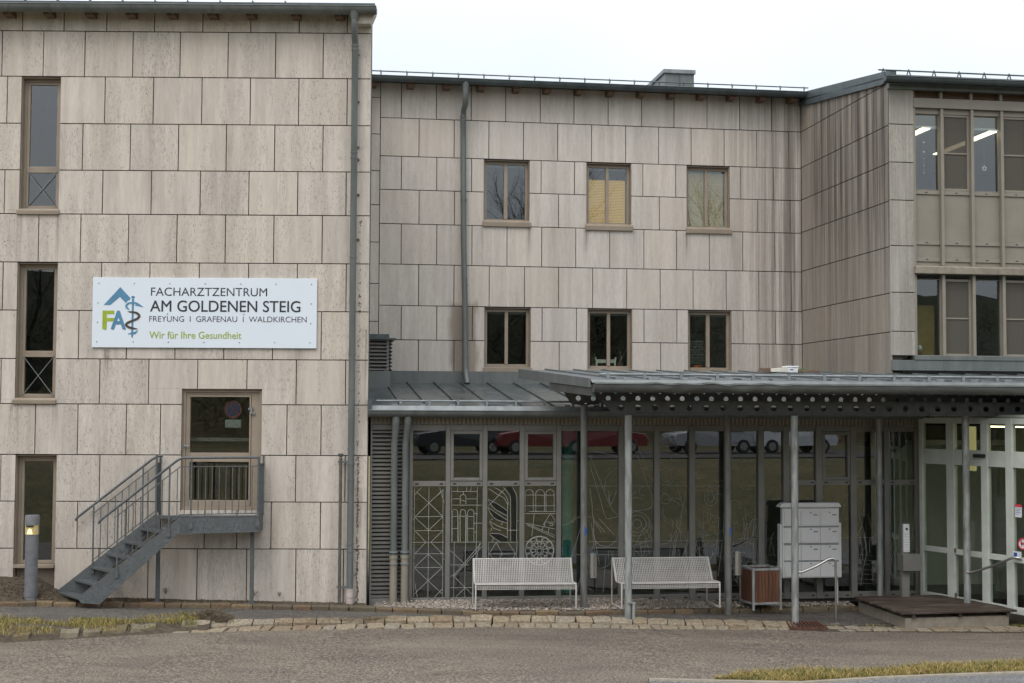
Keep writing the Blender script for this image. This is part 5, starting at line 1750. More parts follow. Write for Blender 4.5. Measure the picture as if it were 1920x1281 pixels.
# ---- kerbs and stone rows
def stone_row(name, mat, x0, x1, lo, hi, section, rough=.012, seed=1, gap=.018, skip=None):
    """row of separately cut stones, each with its own bumps"""
    rnd = random.Random(seed); mb = MB(); x = x0
    while x < x1:
        w = rnd.uniform(lo, hi)
        if not (skip and skip(x)):
            mb.cur = (rnd.random(), rnd.random(), 0)
            dz, dy = rnd.uniform(-.012, .012), rnd.uniform(-.02, .02)
            skew = rnd.uniform(-.05, .05)
            nseg = max(3, int(w / .07))
            secs = []
            for i in range(nseg + 1):
                t = i / nseg; xx = x + gap / 2 + (w - gap) * t
                end = .018 if i in (0, nseg) else 0
                pts = section(xx)
                m_ = len(pts); cy = sum(p[0] for p in pts) / m_; cz = sum(p[1] for p in pts) / m_
                secs.append([(xx + skew * (p[0] - cy) * 3, cy + (p[0] - cy) * (1 - end * 3) + dy + rough * mnoise.noise(Vector((xx * 6, j * 3.1, seed))), cz + (p[1] - cz) * (1 - end * 3) + dz + rough * mnoise.noise(Vector((xx * 6, j * 2.3 + 9, seed)))) for j, p in enumerate(pts)])
            n = len(secs[0]); vs = [p for s_ in secs for p in s_]
            fs = [(i * n + j, i * n + (j + 1) % n, (i + 1) * n + (j + 1) % n, (i + 1) * n + j) for i in range(nseg) for j in range(n)]
            fs += [tuple(range(n))[::-1], tuple(range(nseg * n, nseg * n + n))]
            mb.add(vs, fs)
        x += w
    mb.cur = None
    return mb.build(name, mat, kind='structure', bevel=.008)


M['sandstone'] = rnd_mat('kerb_sandstone', [(.215, .165, .105), (.25, .205, .14), (.225, .195, .15), (.185, .13, .078)], .85, 22)
M['mossy'] = rnd_mat('mossy_stone', [(.15, .115, .07), (.12, .10, .05), (.17, .145, .10), (.085, .07, .04)], .9, 9)
M['edging'] = rnd_mat('edging_stone', [(.10, .065, .035), (.17, .12, .065), (.085, .07, .045), (.14, .085, .045)], .9, 26)
XG0, XG1 = at_z(1480, 1176, G(4.6)).x, at_z(1548, 1178, G(5.1)).x


def sec_kerb(x):
    b, f, r = yKB(x), yKF(x), yR(x)
    zb = WALK(x) + .035
    zf = lerp_tab([(-5.5, G(x) + .05), (-4, G(x) + .075), (3.0, G(x) + .07), (4.6, G(x) + .04)], x)
    return [(b, zb - .12), (b, zb), ((b * 2 + f) / 3, zb + .004), (f + .02, zf), (f, zf - .02), (f - .01, G(x) - .1)]


stone_row('kerb', 'sandstone', -5.1, XG0 - .02, .24, .42, sec_kerb, .02, 3)
stone_row('kerb', 'sandstone', -5.3, XG0 - .02, .16, .34, lambda x: [(yKF(x) - .012, G(x) - .06), (yKF(x) - .012, lerp_tab([(-4, G(x) + .02), (3, G(x) + .035), (4.6, G(x) + .02)], x)), ((yKF(x) + yR(x)) / 2, G(x) + .024), (yR(x) + .01, G(x) + .008), (yR(x), G(x) - .06)], .016, 17, .022)
# half buried kerb stones in the soil at the left
stone_row('kerb', 'mossy', -13, -5.1, .20, .38, lambda x: [(yKF(x) + .24, G(x) - .02), (yKF(x) + .20, G(x) + .10), (yKF(x) + .06, G(x) + .135), (yKF(x) - .06, G(x) + .09), (yKF(x) - .10, G(x) - .04)], .06, 8, .05, lambda x: int(x * 7.3) % 4 == 0)
stone_row('edging', 'edging', -13, 6.3, .25, .5, lambda x: [(yE(x), WALK(x) - .05), (yE(x), WALK(x) + .055), (yE(x) + .02, WALK(x) + .075), (yE(x) + .12, WALK(x) + .078), (yE(x) + .12, WALK(x) - .05)], .014, 5, .012)
for row in (0, 1):
    def sec_c(x, row=row):
        b = yKF(x) + .30 - row * .30; f = b - .26 + row * .06
        return [(b, G(x) - .06), (b, G(x) + .022), (f, G(x) + .016), (f, G(x) - .06)]
    stone_row('cobble_row', 'sandstone', XG1 + .02 + row * .12, 12, .24, .36, sec_c, .010, 11 + row, .025)
# soil showing between and beside the stones
sheet('soil_verge', 'soil', [x for x in XB if x < -4.7], lambda x: yR(x) + .03, lambda x: lerp_tab([(-16, yKB(x) + .62), (-6.0, yKB(x) + .42), (-4.9, yKB(x) + .12), (-4.6, yKB(x))], x), lambda x, y: G(x) - .022 + .13 * min(1, max(0, (y - yR(x)) / .45)) + .03 * min(1, (y - yR(x)) * 5) * mnoise.noise(Vector((x * 4, y * 6, 7))), 8)
sheet('soil_verge', 'soil', [XG1 - .2 + .2 * i for i in range(40)], lambda x: yR(x) - .05, lambda x: yKF(x) + .5, lambda x, y: G(x) + .006, 2)

# ---- grass
k = Mat('grass_blades')
at = k.node('ShaderNodeAttribute', attribute_name='rnd'); sp = k.node('ShaderNodeSeparateXYZ'); k.l.new(at.outputs['Color'], sp.inputs[0])
rp = k.node('ShaderNodeValToRGB'); k.l.new(sp.outputs[0], rp.inputs[0])
el = rp.color_ramp.elements
el[0].color, el[1].color = (.06, .085, .02, 1), (.36, .26, .10, 1)
q = el.new(.45); q.color = (.17, .155, .035, 1)
q = el.new(.72); q.color = (.28, .205, .065, 1)
M['grass'] = k.out(rp.outputs[0], .8)


def grass(name, n, spot, hmin, hmax, dry, seed):
    rnd = random.Random(seed); mb = MB()
    for i in range(n):
        s_ = spot(rnd)
        if s_ is None: continue
        x, y, z, hs = s_
        h = rnd.uniform(hmin, hmax) * hs; a = rnd.uniform(0, 2 * pi); w = rnd.uniform(.0025, .006)
        lean = rnd.uniform(.2, 1.1) * h; la = rnd.uniform(0, 2 * pi)
        dx, dy = cos(a) * w, sin(a) * w
        t = min(1, max(0, dry + rnd.gauss(0, .25) + .35 * mnoise.noise(Vector((x * 1.7, y * 3, seed)))))
        mb.cur = (t, 0, 0)
        mx_, my_ = x + cos(la) * lean * .35, y + sin(la) * lean * .35
        mb.add([(x - dx, y - dy, z), (x + dx, y + dy, z), (mx_ + dx * .8, my_ + dy * .8, z + h * .65), (mx_ - dx * .8, my_ - dy * .8, z + h * .65), (x + cos(la) * lean, y + sin(la) * lean, z + h)], [(0, 1, 2, 3), (3, 2, 4)])
    mb.cur = None
    o = mb.build(name, 'grass', kind='stuff', fix=False)
    return o


GT = px_line([(-60, 1161), (0, 1161), (110, 1164), (220, 1164), (300, 1158), (360, 1152), (430, 1160)], WALK)
yGT = lambda x: lerp_tab(GT, x)


def spot_left(r):
    x = r.uniform(-12, -5.0)
    y0, y1 = yKB(x) - .06, yGT(x)
    y = r.uniform(y0, y1)
    if r.random() < .16: y = r.uniform(yR(x) + .02, y0)
    if mnoise.noise(Vector((x * 1.3, y * 2.0, 4))) < -.12: return None
    return x, y, G(x) + .10, 1 + .8 * max(0, mnoise.noise(Vector((x * .9, 0, 2))))
grass('grass_strip', 15000, spot_left, .03, .085, .52, 21)
GR0 = [at_z(x, y, G(7) + .02) for x, y in ((1355, 1283), (1385, 1268), (1480, 1262), (1600, 1260), (1700, 1254), (1770, 1248), (1925, 1242))]
yG0 = lambda x: lerp_tab([(p.x, p.y) for p in GR0] + [(13, GR0[-1].y + 1.2)], x)


def spot_right(r):
    x = r.uniform(GR0[0].x - .1, 9.5)
    y1 = yG0(x) + r.gauss(0, .05); y0 = max(pathy(x) + .02, 17)
    if y1 < y0: return None
    y = r.uniform(y0, y1)
    return x, y, G(x), 1 + .7 * max(0, mnoise.noise(Vector((x * 1.1, 0, 5))))
grass('grass_strip', 16000, spot_right, .04, .11, .60, 22)
def spot_gap(r):
    if r.random() < .5:
        x = r.uniform(-4.8, 9); y = (yKB(x) if x < 4.4 else yKF(x) + .32) + abs(r.gauss(0, .03)); z = WALK(x)
    else:
        x = r.uniform(6.6, 9.0); y = yKF(x) + .42 + abs(r.gauss(0, .1)); z = G(x)
    if mnoise.noise(Vector((x * 2.5, 1, 8))) < .05: return None
    return x, y, z, .6
grass('grass_tufts', 4200, spot_gap, .02, .07, .5, 23)
rnd = random.Random(9)
# dug up clump of dead plants at the end of the strip
hp = at_z(396, 1163, WALK(-5.3))
heap = thing('soil_heap', 'dark clump of dug up soil and dead roots at the end of the grass strip', 'soil heap', (hp.x, hp.y, WALK(hp.x)), 0)
mb = MB()
vs = []
nA, nR = 40, 8
for i in range(nR + 1):
    for j in range(nA):
        a_ = 2 * pi * j / nA; t = i / nR
        x_, y_ = .40 * t * cos(a_), .20 * t * sin(a_)
        z_ = .17 * (1 - t ** 2.2) * (.75 + .5 * mnoise.noise(Vector((x_ * 6, y_ * 9, 1)))) + .05 * mnoise.noise(Vector((x_ * 14, y_ * 14, 3))) - .02
        vs.append((x_, y_, z_))
mb.add(vs, [(i * nA + j, i * nA + (j + 1) % nA, (i + 1) * nA + (j + 1) % nA, (i + 1) * nA + j) for i in range(nR) for j in range(nA)])
mb.build('soil', 'soil', heap)
mb = MB()
for i in range(1100):
    a_, t = rnd.uniform(0, 2 * pi), rnd.random() ** .6
    x_, y_ = .42 * t * cos(a_), .21 * t * sin(a_); z_ = .16 * (1 - t ** 2)
    c = Vector((x_, y_, z_)); d = Vector((rnd.gauss(0, 1), rnd.gauss(0, 1), rnd.gauss(.2, .7))).normalized() * rnd.uniform(.03, .10); s_ = d.cross(Vector((.3, .2, 1))).normalized() * .004
    mb.cur = (rnd.random(), 0, 0); mb.add([c - s_, c + s_, c + d], [(0, 1, 2)])
mb.cur = None
mb.build('roots', 'leaf_litter', heap, fix=False)
# dry weeds at the foot of the wall
for px, py, lab in ((312, 1126, 'dry weed by the wall below the stair'), (478, 1126, 'dry weed at the foot of the landing post'), (525, 1128, 'small dark weed by the wall right of the landing post'), (335, 0, '')):
    if not lab: continue
    x_ = FL.w(FL.u(px, py), 0).x
    twig_plant('weed', lab, (x_, FLy(x_) - .07, bed_z(x_, FLy(x_) - .07) - .03), .13 if px != 525 else .10, 12, 0, px, False)

# ---- drain grate
gpx = [(1474, 1168.5), (1531, 1168.5), (1549, 1180), (1483, 1180)]
gp = [at_z(x, y, G(4.8) + .02) for x, y in gpx]
gr_ = thing('drain_grate', 'rusty slotted drain grate set in the kerb row', 'grate', (gp[0] + gp[1] + gp[2] + gp[3]) / 4, 0)
ce = Vector(gr_.location)
f = MB(); q = [p - ce for p in gp]
for a_, b_ in ((0, 1), (1, 2), (2, 3), (3, 0)): f.bar(q[a_] + Vector((0, 0, .012)), q[b_] + Vector((0, 0, .012)), .035, .05)
M['rust_iron'] = plain('rusty_iron', (.12, .05, .03), (.06, .03, .022), .7, .3, (18, 18, 18))
f.build('frame', 'rust_iron', gr_)
f = MB()
for i in range(1, 9):
    t = i / 9; f.bar(q[0].lerp(q[1], t) + Vector((0, 0, .014)), q[3].lerp(q[2], t) + Vector((0, 0, .014)), .026, .035)
f.build('bars', 'rust_iron', gr_)
f = MB(); f.add([p + Vector((0, 0, -.012)) for p in q], [(0, 1, 2, 3)]); f.build('shaft', 'black', gr_)

# ================================================================ METAL STAIR
zl = at_depth(336.6, 973, 24.05).z
N0 = at_z(336.6, 973, zl)
SA = FL.a
xd, nd = Vector((cos(SA), sin(SA), 0)), Vector((-sin(SA), cos(SA), 0))


def proj(p):
    d = Vector(p) - EYE
    x, y, z = d.dot(CAMX), d.dot(CAMY), d.dot(CAMZ)
    return 960 + FPX * x / z, 640.5 - FPX * y / z


def solve_x(px, y, z):
    lo, hi = -4.0, 4.0
    for _ in range(50):
        m_ = (lo + hi) / 2
        if proj(N0 + xd * m_ + nd * y + Vector((0, 0, z - N0.z)))[0] < px: lo = m_
        else: hi = m_
    return lo


stair = thing('metal_stair', 'galvanised steel stair with railings up to the brown side door', 'staircase', (N0.x, N0.y, 0), SA)
loc2 = lambda p: ((Vector(p) - N0).dot(xd), (Vector(p) - N0).dot(nd), p[2])
W = FLy(-6.3) - .10 - N0.y
SK = .66 / .87                                       # the treads run at a slant
z0s = at_depth(147, 1121, N0.y).z
R = -solve_x(147, 0, z0s)
z0s = at_depth(147, 1121, (N0 - xd * R).y).z
rise, run = (zl - z0s) / 6, R / 6
k = Mat('stair_zinc')
n1 = k.noise((22, 22, 22), 1, 3); n2 = k.noise((3, 3, 3), 1, 4)
M['stair'] = k.out(k.mix(k.rng(n2, .35, .7), k.mix(k.rng(n1, .4, .62), (.105, .117, .122), (.068, .077, .081)), (.08, .088, .09)), .55, .15, n1, .08, .002)
gz_ = lambda p: bed_z((N0 + xd * p[0] + nd * p[1]).x, (N0 + xd * p[0] + nd * p[1]).y)
for y_ in (0, W):
    f = MB(); ox = -SK * y_
    f.prism([(ox - R - .02, z0s), (ox, zl + .02), (ox, zl - .23), (ox - R + .36, z0s - .11), (ox - R + .05, z0s - .09)], 'y', y_ - .006, y_ + .006)
    f.box(ox - .05, ox + .02, y_ - .012, y_ - .0065, zl - .26, zl - .05)
    for i in range(5): f.tube([(ox - R + .25 + run * i, y_ - .016, z0s + .02 + rise * i), (ox - R + .25 + run * i, y_ - .006, z0s + .02 + rise * i)], .014, 8)
    f.build('stringer', 'stair', stair)
for i in range(6):
    f = MB(); xa, za = -R + run * i, z0s + rise * i + .0
    def skew_box(x0, x1, y0, y1, z0_, z1_):
        f.prism([(x0 - SK * y0, y0), (x1 - SK * y0, y0), (x1 - SK * y1, y1), (x0 - SK * y1, y1)], 'z', z0_, z1_)
    skew_box(xa + .013, xa + run + .015, .007, W - .007, za - .006, za); skew_box(xa, xa + .012, .007, W - .007, za - .035, za)
    for j in range(14):
        yj = .02 + j * (W - .04) / 13; skew_box(xa + .02, xa + run, yj - .003, yj + .003, za, za + .003)
    f.build('tread', 'stair', stair)
P1 = loc2(FL.w(FL.u(484.5, 966, -.50), -.50, zl))
QW = loc2(FL.w(FL.u(493, 958), -.02, zl)); QL = loc2(FL.w(FL.u(293, 959), -.02, zl))
f = MB()
poly = [(0.0, .0), (P1[0], P1[1]), (QW[0], QW[1]), (QL[0], QL[1]), (-SK * W, W)]
f.prism(poly, 'z', zl - .035, zl - .006)
a_, b_ = Vector((0, 0, 0)), Vector((P1[0], P1[1], 0))
c_, d_ = Vector((-SK * W, W, 0)), Vector((QW[0], QW[1], 0))
for i in range(40):
    t = (i + .5) / 40
    f.bar(a_.lerp(b_, t) + Vector((0, 0, zl - .002)), c_.lerp(d_, t) + Vector((0, 0, zl - .002)), .006, .008)
for i in range(24):
    t = (i + .5) / 24
    f.bar(a_.lerp(c_, t) + Vector((0, 0, zl - .003)), b_.lerp(d_, t) + Vector((0, 0, zl - .003)), .005, .006)
f.build('landing', 'stair', stair)
f = MB()
dv = (b_ - a_).normalized(); nv = Vector((dv.y, -dv.x, 0))
def vbox(p, q, th, z0, z1):
    n_ = (Vector(q) - Vector(p)).normalized(); n_ = Vector((n_.y, -n_.x, 0)) * th / 2
    vs = [Vector((*(Vector(r)[:2]), zz_)) + s_ * n_ for zz_ in (z0, z1) for r, s_ in ((p, 1), (q, 1), (q, -1), (p, -1))]
    f.add(vs, [(0, 1, 2, 3), (7, 6, 5, 4), (0, 4, 5, 1), (1, 5, 6, 2), (2, 6, 7, 3), (3, 7, 4, 0)])
vbox(a_, b_, .012, zl - .25, zl - .0); vbox(b_, d_, .012, zl - .25, zl + .06); vbox(a_ + nv * .03, b_ + nv * .03, .06, zl - .25, zl - .238)
for t in (.06, .12): vbox(a_.lerp(b_, t - .01) + nv * .012, a_.lerp(b_, t + .01) + nv * .012, .02, zl - .22, zl - .06)
f.build('landing_frame', 'stair', stair)
for px, yy in ((296.2, 1127), (472.5, 1127)):
    pw = FL.w(FL.u(px, 1060, -.35), -.35, 0)
    lp = loc2(pw)
    f = MB(); f.box(lp[0] - .032, lp[0] + .032, lp[1] - .032, lp[1] + .032, bed_z(pw.x, pw.y) - .1, zl - .04)
    f.box(lp[0] - .06, lp[0] + .06, lp[1] - .06, lp[1] + .06, bed_z(pw.x, pw.y) - .01, bed_z(pw.x, pw.y) + .012)
    f.build('leg', 'stair', stair, .004)


def railing(y_, pend, ztop_px, posts, bals, landing):
    zr = at_depth(336.6, 858.7, N0.y).z; ox = -SK * y_
    hgt = zr - zl
    sl = (zl - z0s) / R
    zof = lambda x: zl + min(0, x - ox) * sl
    xe = solve_x(pend, y_, z0s + hgt)
    f = MB()
    path = [(xe, y_, zof(xe) + hgt - .03), (xe + .015, y_, zof(xe) + hgt + .0), (xe + .05, y_, zof(xe) + hgt + .04), (ox - .06, y_, zof(ox - .06) + hgt), (ox + .03, y_, zl + hgt)]
    if landing: path += [(P1[0] - .02, P1[1] * .98, zl + hgt)]
    else: path += [(ox + .12, y_, zl + hgt + .015)]
    f.tube(path, .022, 10); f.build('handrail', 'stair', stair)
    f = MB()
    up, lo_ = hgt - .15, .07
    for hz in (up, lo_):
        f = MB(); f.bar((xe + .3, y_, zof(xe + .3) + hz), (ox, y_, zl + hz), .016)
        if landing: f.bar((0, 0, zl + hz), (P1[0], P1[1], zl + hz), .016)
        f.build('rail', 'stair', stair)
    def at_px(px):
        x = solve_x(px, y_, zl + .3)
        if x > 0 and landing:
            lo2, hi2 = 0, 1
            for _ in range(40):
                m_ = (lo2 + hi2) / 2; q_ = Vector((0, 0, 0)).lerp(Vector((P1[0], P1[1], 0)), m_)
                if proj(N0 + xd * q_.x + nd * q_.y + Vector((0, 0, .4)))[0] < px: lo2 = m_
                else: hi2 = m_
            return P1[0] * lo2, P1[1] * lo2
        return x, y_
    for px in posts:
        x, yy = at_px(px)
        f = MB(); f.box(x - .014, x + .014, yy - .022, yy - .008, zof(x) - .17, zof(x) + hgt - .01); f.box(x - .03, x + .03, yy - .03, yy - .022, zof(x) - .17, zof(x) - .05); f.build('rail_post', 'stair', stair)
    for px in bals:
        x, yy = at_px(px)
        f = MB(); f.bar((x, yy, zof(x) + lo_), (x, yy, zof(x) + up), .013); f.build('baluster', 'stair', stair)


railing(0, 184, 0, (221.8, 317.8, 358.8, 484), (235.2, 250, 264, 278, 291.6, 304, 332, 346, 371.7, 385.3, 397.5, 410.8, 423.3, 435.7, 447.8, 460.7, 472.5), True)
railing(W, 141, 0, (176.6, 268, 293), (189.5, 203, 216.4, 229, 241.7, 254.6, 277), False)
for p_, q_ in (((P1[0], P1[1]), (QW[0], QW[1])), ((-SK * W + .02, W - .02), (-SK * W + .06, W + .09))):
    f = MB(); p_, q_ = Vector((*p_, 0)), Vector((*q_, 0))
    hh = at_depth(336.6, 858.7, N0.y).z - zl
    n_ = 13 if (q_ - p_).length > .5 else 6
    for i in range(n_ + 1): f.bar(p_.lerp(q_, i / n_) + Vector((0, 0, zl + .06)), p_.lerp(q_, i / n_) + Vector((0, 0, zl + hh - .12)), .02)
    f.bar(p_ + Vector((0, 0, zl + hh - .12)), q_ + Vector((0, 0, zl + hh - .12)), .03, .02); f.bar(p_ + Vector((0, 0, zl + .06)), q_ + Vector((0, 0, zl + .06)), .02)
    f.bar(p_ + Vector((0, 0, zl)), p_ + Vector((0, 0, zl + hh + .02)), .03); f.bar(q_ + Vector((0, 0, zl)), q_ + Vector((0, 0, zl + hh + .02)), .03)
    f.build('side_panel', 'stair', stair)

# ================================================================ STREET FURNITURE
# bollard lamp
bx = at_depth(57.5, 1118, 24.35)
bl = thing('bollard_light', 'grey bollard lamp with a yellowish lens in front of the left wall', 'lamp', (bx.x, bx.y, bx.z), 0)
zz1 = at_depth(57.5, 1002, 24.35).z - bx.z; zz2 = at_depth(57.5, 984, 24.35).z - bx.z; zz3 = at_depth(57.5, 966, 24.35).z - bx.z
M['bollard'] = plain('bollard_grey', (.17, .175, .185), (.125, .13, .14), .55, .2, (9, 9, 9))
f = MB(); f.tube([(0, 0, -.1), (0, 0, zz1)], [.108, .108], 28); f.tube([(0, 0, 0), (0, 0, .06)], [.116, .116], 28); f.build('shaft', 'bollard', bl)
f = MB(); f.tube([(0, 0, zz2), (0, 0, zz3 - .01), (0, 0, zz3)], [.122, .122, .118], 28)
f.prism([(-.122, zz1), (-.122, zz2), (-.105, zz2), (-.105, zz1)], 'y', -.01, .01); f.prism([(.105, zz1), (.105, zz2), (.122, zz2), (.122, zz1)], 'y', -.01, .01)
f.build('cap', 'bollard', bl)
k = Mat('yellow_lens'); k.p.inputs['Emission Color'].default_value = (.9, .66, .22, 1); k.p.inputs['Emission Strength'].default_value = .10
M['lens'] = k.out((.42, .34, .16), .2)
f = MB(); f.tube([(0, 0, zz1), (0, 0, zz2)], [.113, .113], 28); f.build('lens', 'lens', bl)
f = MB(); f.prism([(-.05, zz1 + .01), (.05, zz1 + .01), (.03, zz1 + .09), (.0, zz1 + .11), (-.03, zz1 + .09)], 'y', -.118, -.113); f.build('reflector', emit('lens_glow', (.95, .80, .45), .55), bl)
f = MB(); f.prism([(-.06, zz2 - .035), (.06, zz2 - .035), (.07, zz2 - .005), (-.07, zz2 - .005)], 'y', -.118, -.113); f.build('louvre_slot', 'black', bl)

# benches
M['bench'] = plain('bench_white', (.42, .405, .38), (.35, .337, .315), .45, 0, (5, 5, 5), .05)


def bench(pl, pr, label):
    p0, p1 = at_z(*pl, WALK(0) + .075), at_z(*pr, WALK(1) + .075)
    L = (p1 - p0).length; rz = atan2(p1.y - p0.y, p1.x - p0.x)
    t = thing('bench', label, 'bench', p0, rz, 'white wire benches by the glass hall')
    sh, bh, D = .44, .80, .82
    s0, s1 = (.03, sh), (.45, sh - .02); b1 = (D - .10, bh)
    f = MB()
    def grid(pa, pb, nu, x0=.03):
        n = int((L - 2 * x0) / .030)
        for i in range(n + 1):
            x = x0 + (L - 2 * x0) * i / n; f.bar((x, *pa), (x, *pb), .0125, .006, (0, 0, 1) if abs(pa[1] - pb[1]) < .1 else (0, 1, 0))
        for j in range(nu + 1):
            y = pa[0] + (pb[0] - pa[0]) * j / nu; z = pa[1] + (pb[1] - pa[1]) * j / nu
            f.bar((x0, y, z), (L - x0, y, z), .0125, .007)
    grid(s0, s1, 14); grid((.02, sh - .085), (.02, sh - .005), 3); 
    f.build('seat', 'bench', t)
    f = MB(); grid(s1, b1, 13); f.build('backrest', 'bench', t)
    for x in (.012, L - .012):
        f = MB()
        f.tube([(x, .0, .015), (x, .0, sh - .05), (x, .015, sh - .01), (x, .05, sh + .005), (x, .42, sh - .012), (x, .46, sh), (x, D - .10, bh - .02), (x, D - .085, bh + .005), (x, D - .06, bh - .0), (x, D - .04, bh - .05), (x, D, .015)], .015, 8)
        f.tube([(x, .0, .015), (x, D, .015)], .014, 8)
        f.build('side_frame', 'bench', t)
    f = MB(); f.tube([(.0, D - .08, bh), (L, D - .08, bh)], .014, 8); f.build('top_rail', 'bench', t)
    f = MB(); f.tube([(.0, .01, sh - .0), (L, .01, sh - .0)], .013, 8); f.build('front_rail', 'bench', t)
    return t


bench((890.5, 1145.5), (1081.5, 1144.5), 'white wire mesh bench in front of the leaded panes, left one')
bench((1164.5, 1143.5), (1351, 1141), 'white wire mesh bench with a canopy post standing in front of it, right one')

# bins on the posts
M['steel'] = plain('brushed_steel', (.48, .47, .45), (.38, .37, .355), .25, .9, (30, 30, 1), .03)
for px, y0, y1, pp, lab in ((1111.5, 1038, 1083, 1095, 'slim steel ash bin fixed to the canopy post between the two benches'), (1382.5, 1034, 1078, 1365, 'slim steel ash bin fixed to the canopy post beside the wooden planter')):
    y = y1c + .02
    u_ = FG.u(px, (y0 + y1) / 2, y); za, zb_ = FG.z(px, y1, y), FG.z(px, y0, y)
    t = thing('ash_bin', lab, 'bin', FG.w(u_, y, za), FG.a, 'steel ash bins on the canopy posts')
    h = zb_ - za
    f = MB(); f.tube([(0, 0, 0), (0, 0, h - .012)], [.075, .075], 24); f.build('body', 'steel', t)
    f = MB(); f.tube([(0, 0, h - .012), (0, 0, h + .008)], [.078, .07], 24); f.box(-.04, .04, -.03, .03, h + .008, h + .03); f.build('lid', 'zinc_dark', t)
    f = MB(); f.tube([(0, 0, -.012), (0, 0, .0)], [.068, .075], 24); f.box(.0, .012, -.0765, -.074, .02, h - .03); f.build('base', 'zinc_dark', t)
    du_ = FG.u(pp, 1060, y1c) - u_
    f = MB(); f.box(du_ + .055, -.06, -.02, .01, h * .25, h * .25 + .03); f.box(du_ + .055, -.06, -.02, .01, h * .75, h * .75 + .03); f.build('bracket', 'zinc_dark', t)

# wooden planter
pa = at_depth(1411.5, 1139.5, 25.15); pa.z = WALK(pa.x) + .065
pl = thing('planter', 'square planter of brown boards in a grey steel frame', 'planter', pa, radians(14))
sw, dp, ph = .56, .60, at_depth(1411.5, 1066, pa.y).z - pa.z
k = Mat('planter_wood')
b_ = k.noise((14, 14, .4), 1, 2); g_ = k.noise((60, 60, 3), 1, 5)
M['wood_red'] = k.out(k.mix(k.rng(g_, .35, .7), k.mix(k.rng(b_, .35, .65), (.145, .060, .028), (.085, .036, .018)), (.05, .02, .012)), .5, 0, g_, .2, .003)
f = MB()
for x in (0, sw - .04):
    for y in (0, dp - .04): f.box(x, x + .04, y, y + .04, 0, ph)
for za in (.10, ph - .045): 
    f.box(.04, sw - .04, .002, .038, za, za + .04); f.box(.04, sw - .04, dp - .038, dp - .002, za, za + .04); f.box(.002, .038, .04, dp - .04, za, za + .04); f.box(sw - .038, sw - .002, .04, dp - .04, za, za + .04)
f.build('frame', 'galv', pl, .003)
f = MB()
nb = 7
for i in range(nb):
    x0, x1 = .042 + (sw - .084) * i / nb, .042 + (sw - .084) * (i + 1) / nb - .004
    f.box(x0, x1, .012, .03, .142, ph - .048); f.box(x0, x1, dp - .03, dp - .012, .142, ph - .048)
    y0, y1 = .042 + (dp - .084) * i / nb, .042 + (dp - .084) * (i + 1) / nb - .004
    f.box(.012, .03, y0, y1, .142, ph - .048); f.box(sw - .03, sw - .012, y0, y1, .142, ph - .048)
f.build('boards', 'wood_red', pl)
f = MB(); f.box(.032, sw - .032, .032, dp - .032, .14, ph - .07); f.build('soil', 'soil', pl)

# mail boxes
mx = at_depth(1521, 1030, 25.98)
ml = thing('letterbox_unit', 'pale grey bank of twelve letterboxes on legs beside the planter', 'letterbox', (mx.x, mx.y, 0), FG.a)
MP = Frame((mx.x, mx.y), ANG)
M['mail'] = plain('mail_grey', (.52, .525, .52), (.47, .475, .47), .4, 0, (2, 2, 2), .02)
e0, e1 = MP.u(1467.5, 1030), MP.u(1573.5, 1030); zt_, zb_, zl_ = MP.z(1521, 951), MP.z(1521, 1083.5), MP.z(1521, 943)
f = MB(); f.box(e0, e1, .0, .12, zb_, zt_); f.build('body', 'mail', ml, .004)
f = MB(); f.prism([(e0 - .07, zt_), (e1 + .03, zt_), (e1 + .03, zt_ + .012), (e1 - .02, zl_), (e0 + .0, zl_), (e0 - .07, zt_ + .012)], 'y', -.05, .16); f.build('lid', 'mail', ml, .004)
f = MB(); f.box(MP.u(1463.5, 1030), e0 - .003, .02, .17, zb_ - .0, MP.z(1521, 983)); f.build('side_cheek', 'mail', ml, .004)
f = MB(); f.box(e1 + .003, MP.u(1578.5, 1030), .02, .17, zb_, MP.z(1521, 981)); f.build('side_cheek', 'mail', ml, .004)
gz0 = WALK(mx.x) - .05
for px in (1574, 1464): 
    uu = MP.u(px, 1100); f = MB(); f.box(uu - .022, uu + .022, .121, .17, gz0, zb_ + .2); f.build('leg', 'mail', ml)
cols = [e0 + .03, MP.u(1501.5, 1030), MP.u(1537.5, 1030), e1 - .015]
rws = [(958, 986), (989.5, 1018), (1022.5, 1050.5), (1054, 1081.5)]
first = None
for r, (ya, yb_) in enumerate(rws):
    for c in range(3):
        f = MB(); x0, x1 = cols[c] + .008, cols[c + 1] - .008
        f.box(x0, x1, -.014, -.001, MP.z(1521, yb_), MP.z(1521, ya)); dr = f.build('letterbox_door', 'mail', ml, .003)
        f = MB(); xm, zq = x0 + (x1 - x0) * .52, MP.z(1521, ya + 3); f.tube([(xm, -.02, zq), (xm, -.014, zq)], .012, 10); f.build('lock', 'ink' if r else 'zinc_dark', dr)
        if c:
            f = MB(); f.box(xm + .05, xm + .13, -.0155, -.014, zq - .055, zq - .035); f.build('name_plate', 'blue' if (r, c) == (1, 1) else 'zinc', dr)
f = MB()
for ya, yb_ in zip([b for a, b in rws][:-1], [a for a, b in rws][1:]):
    f.box(e0 + .02, e1 - .01, -.004, -.0005, MP.z(1521, yb_) + .002, MP.z(1521, ya) - .002)
f.build('gaps', 'zinc_pale', ml)

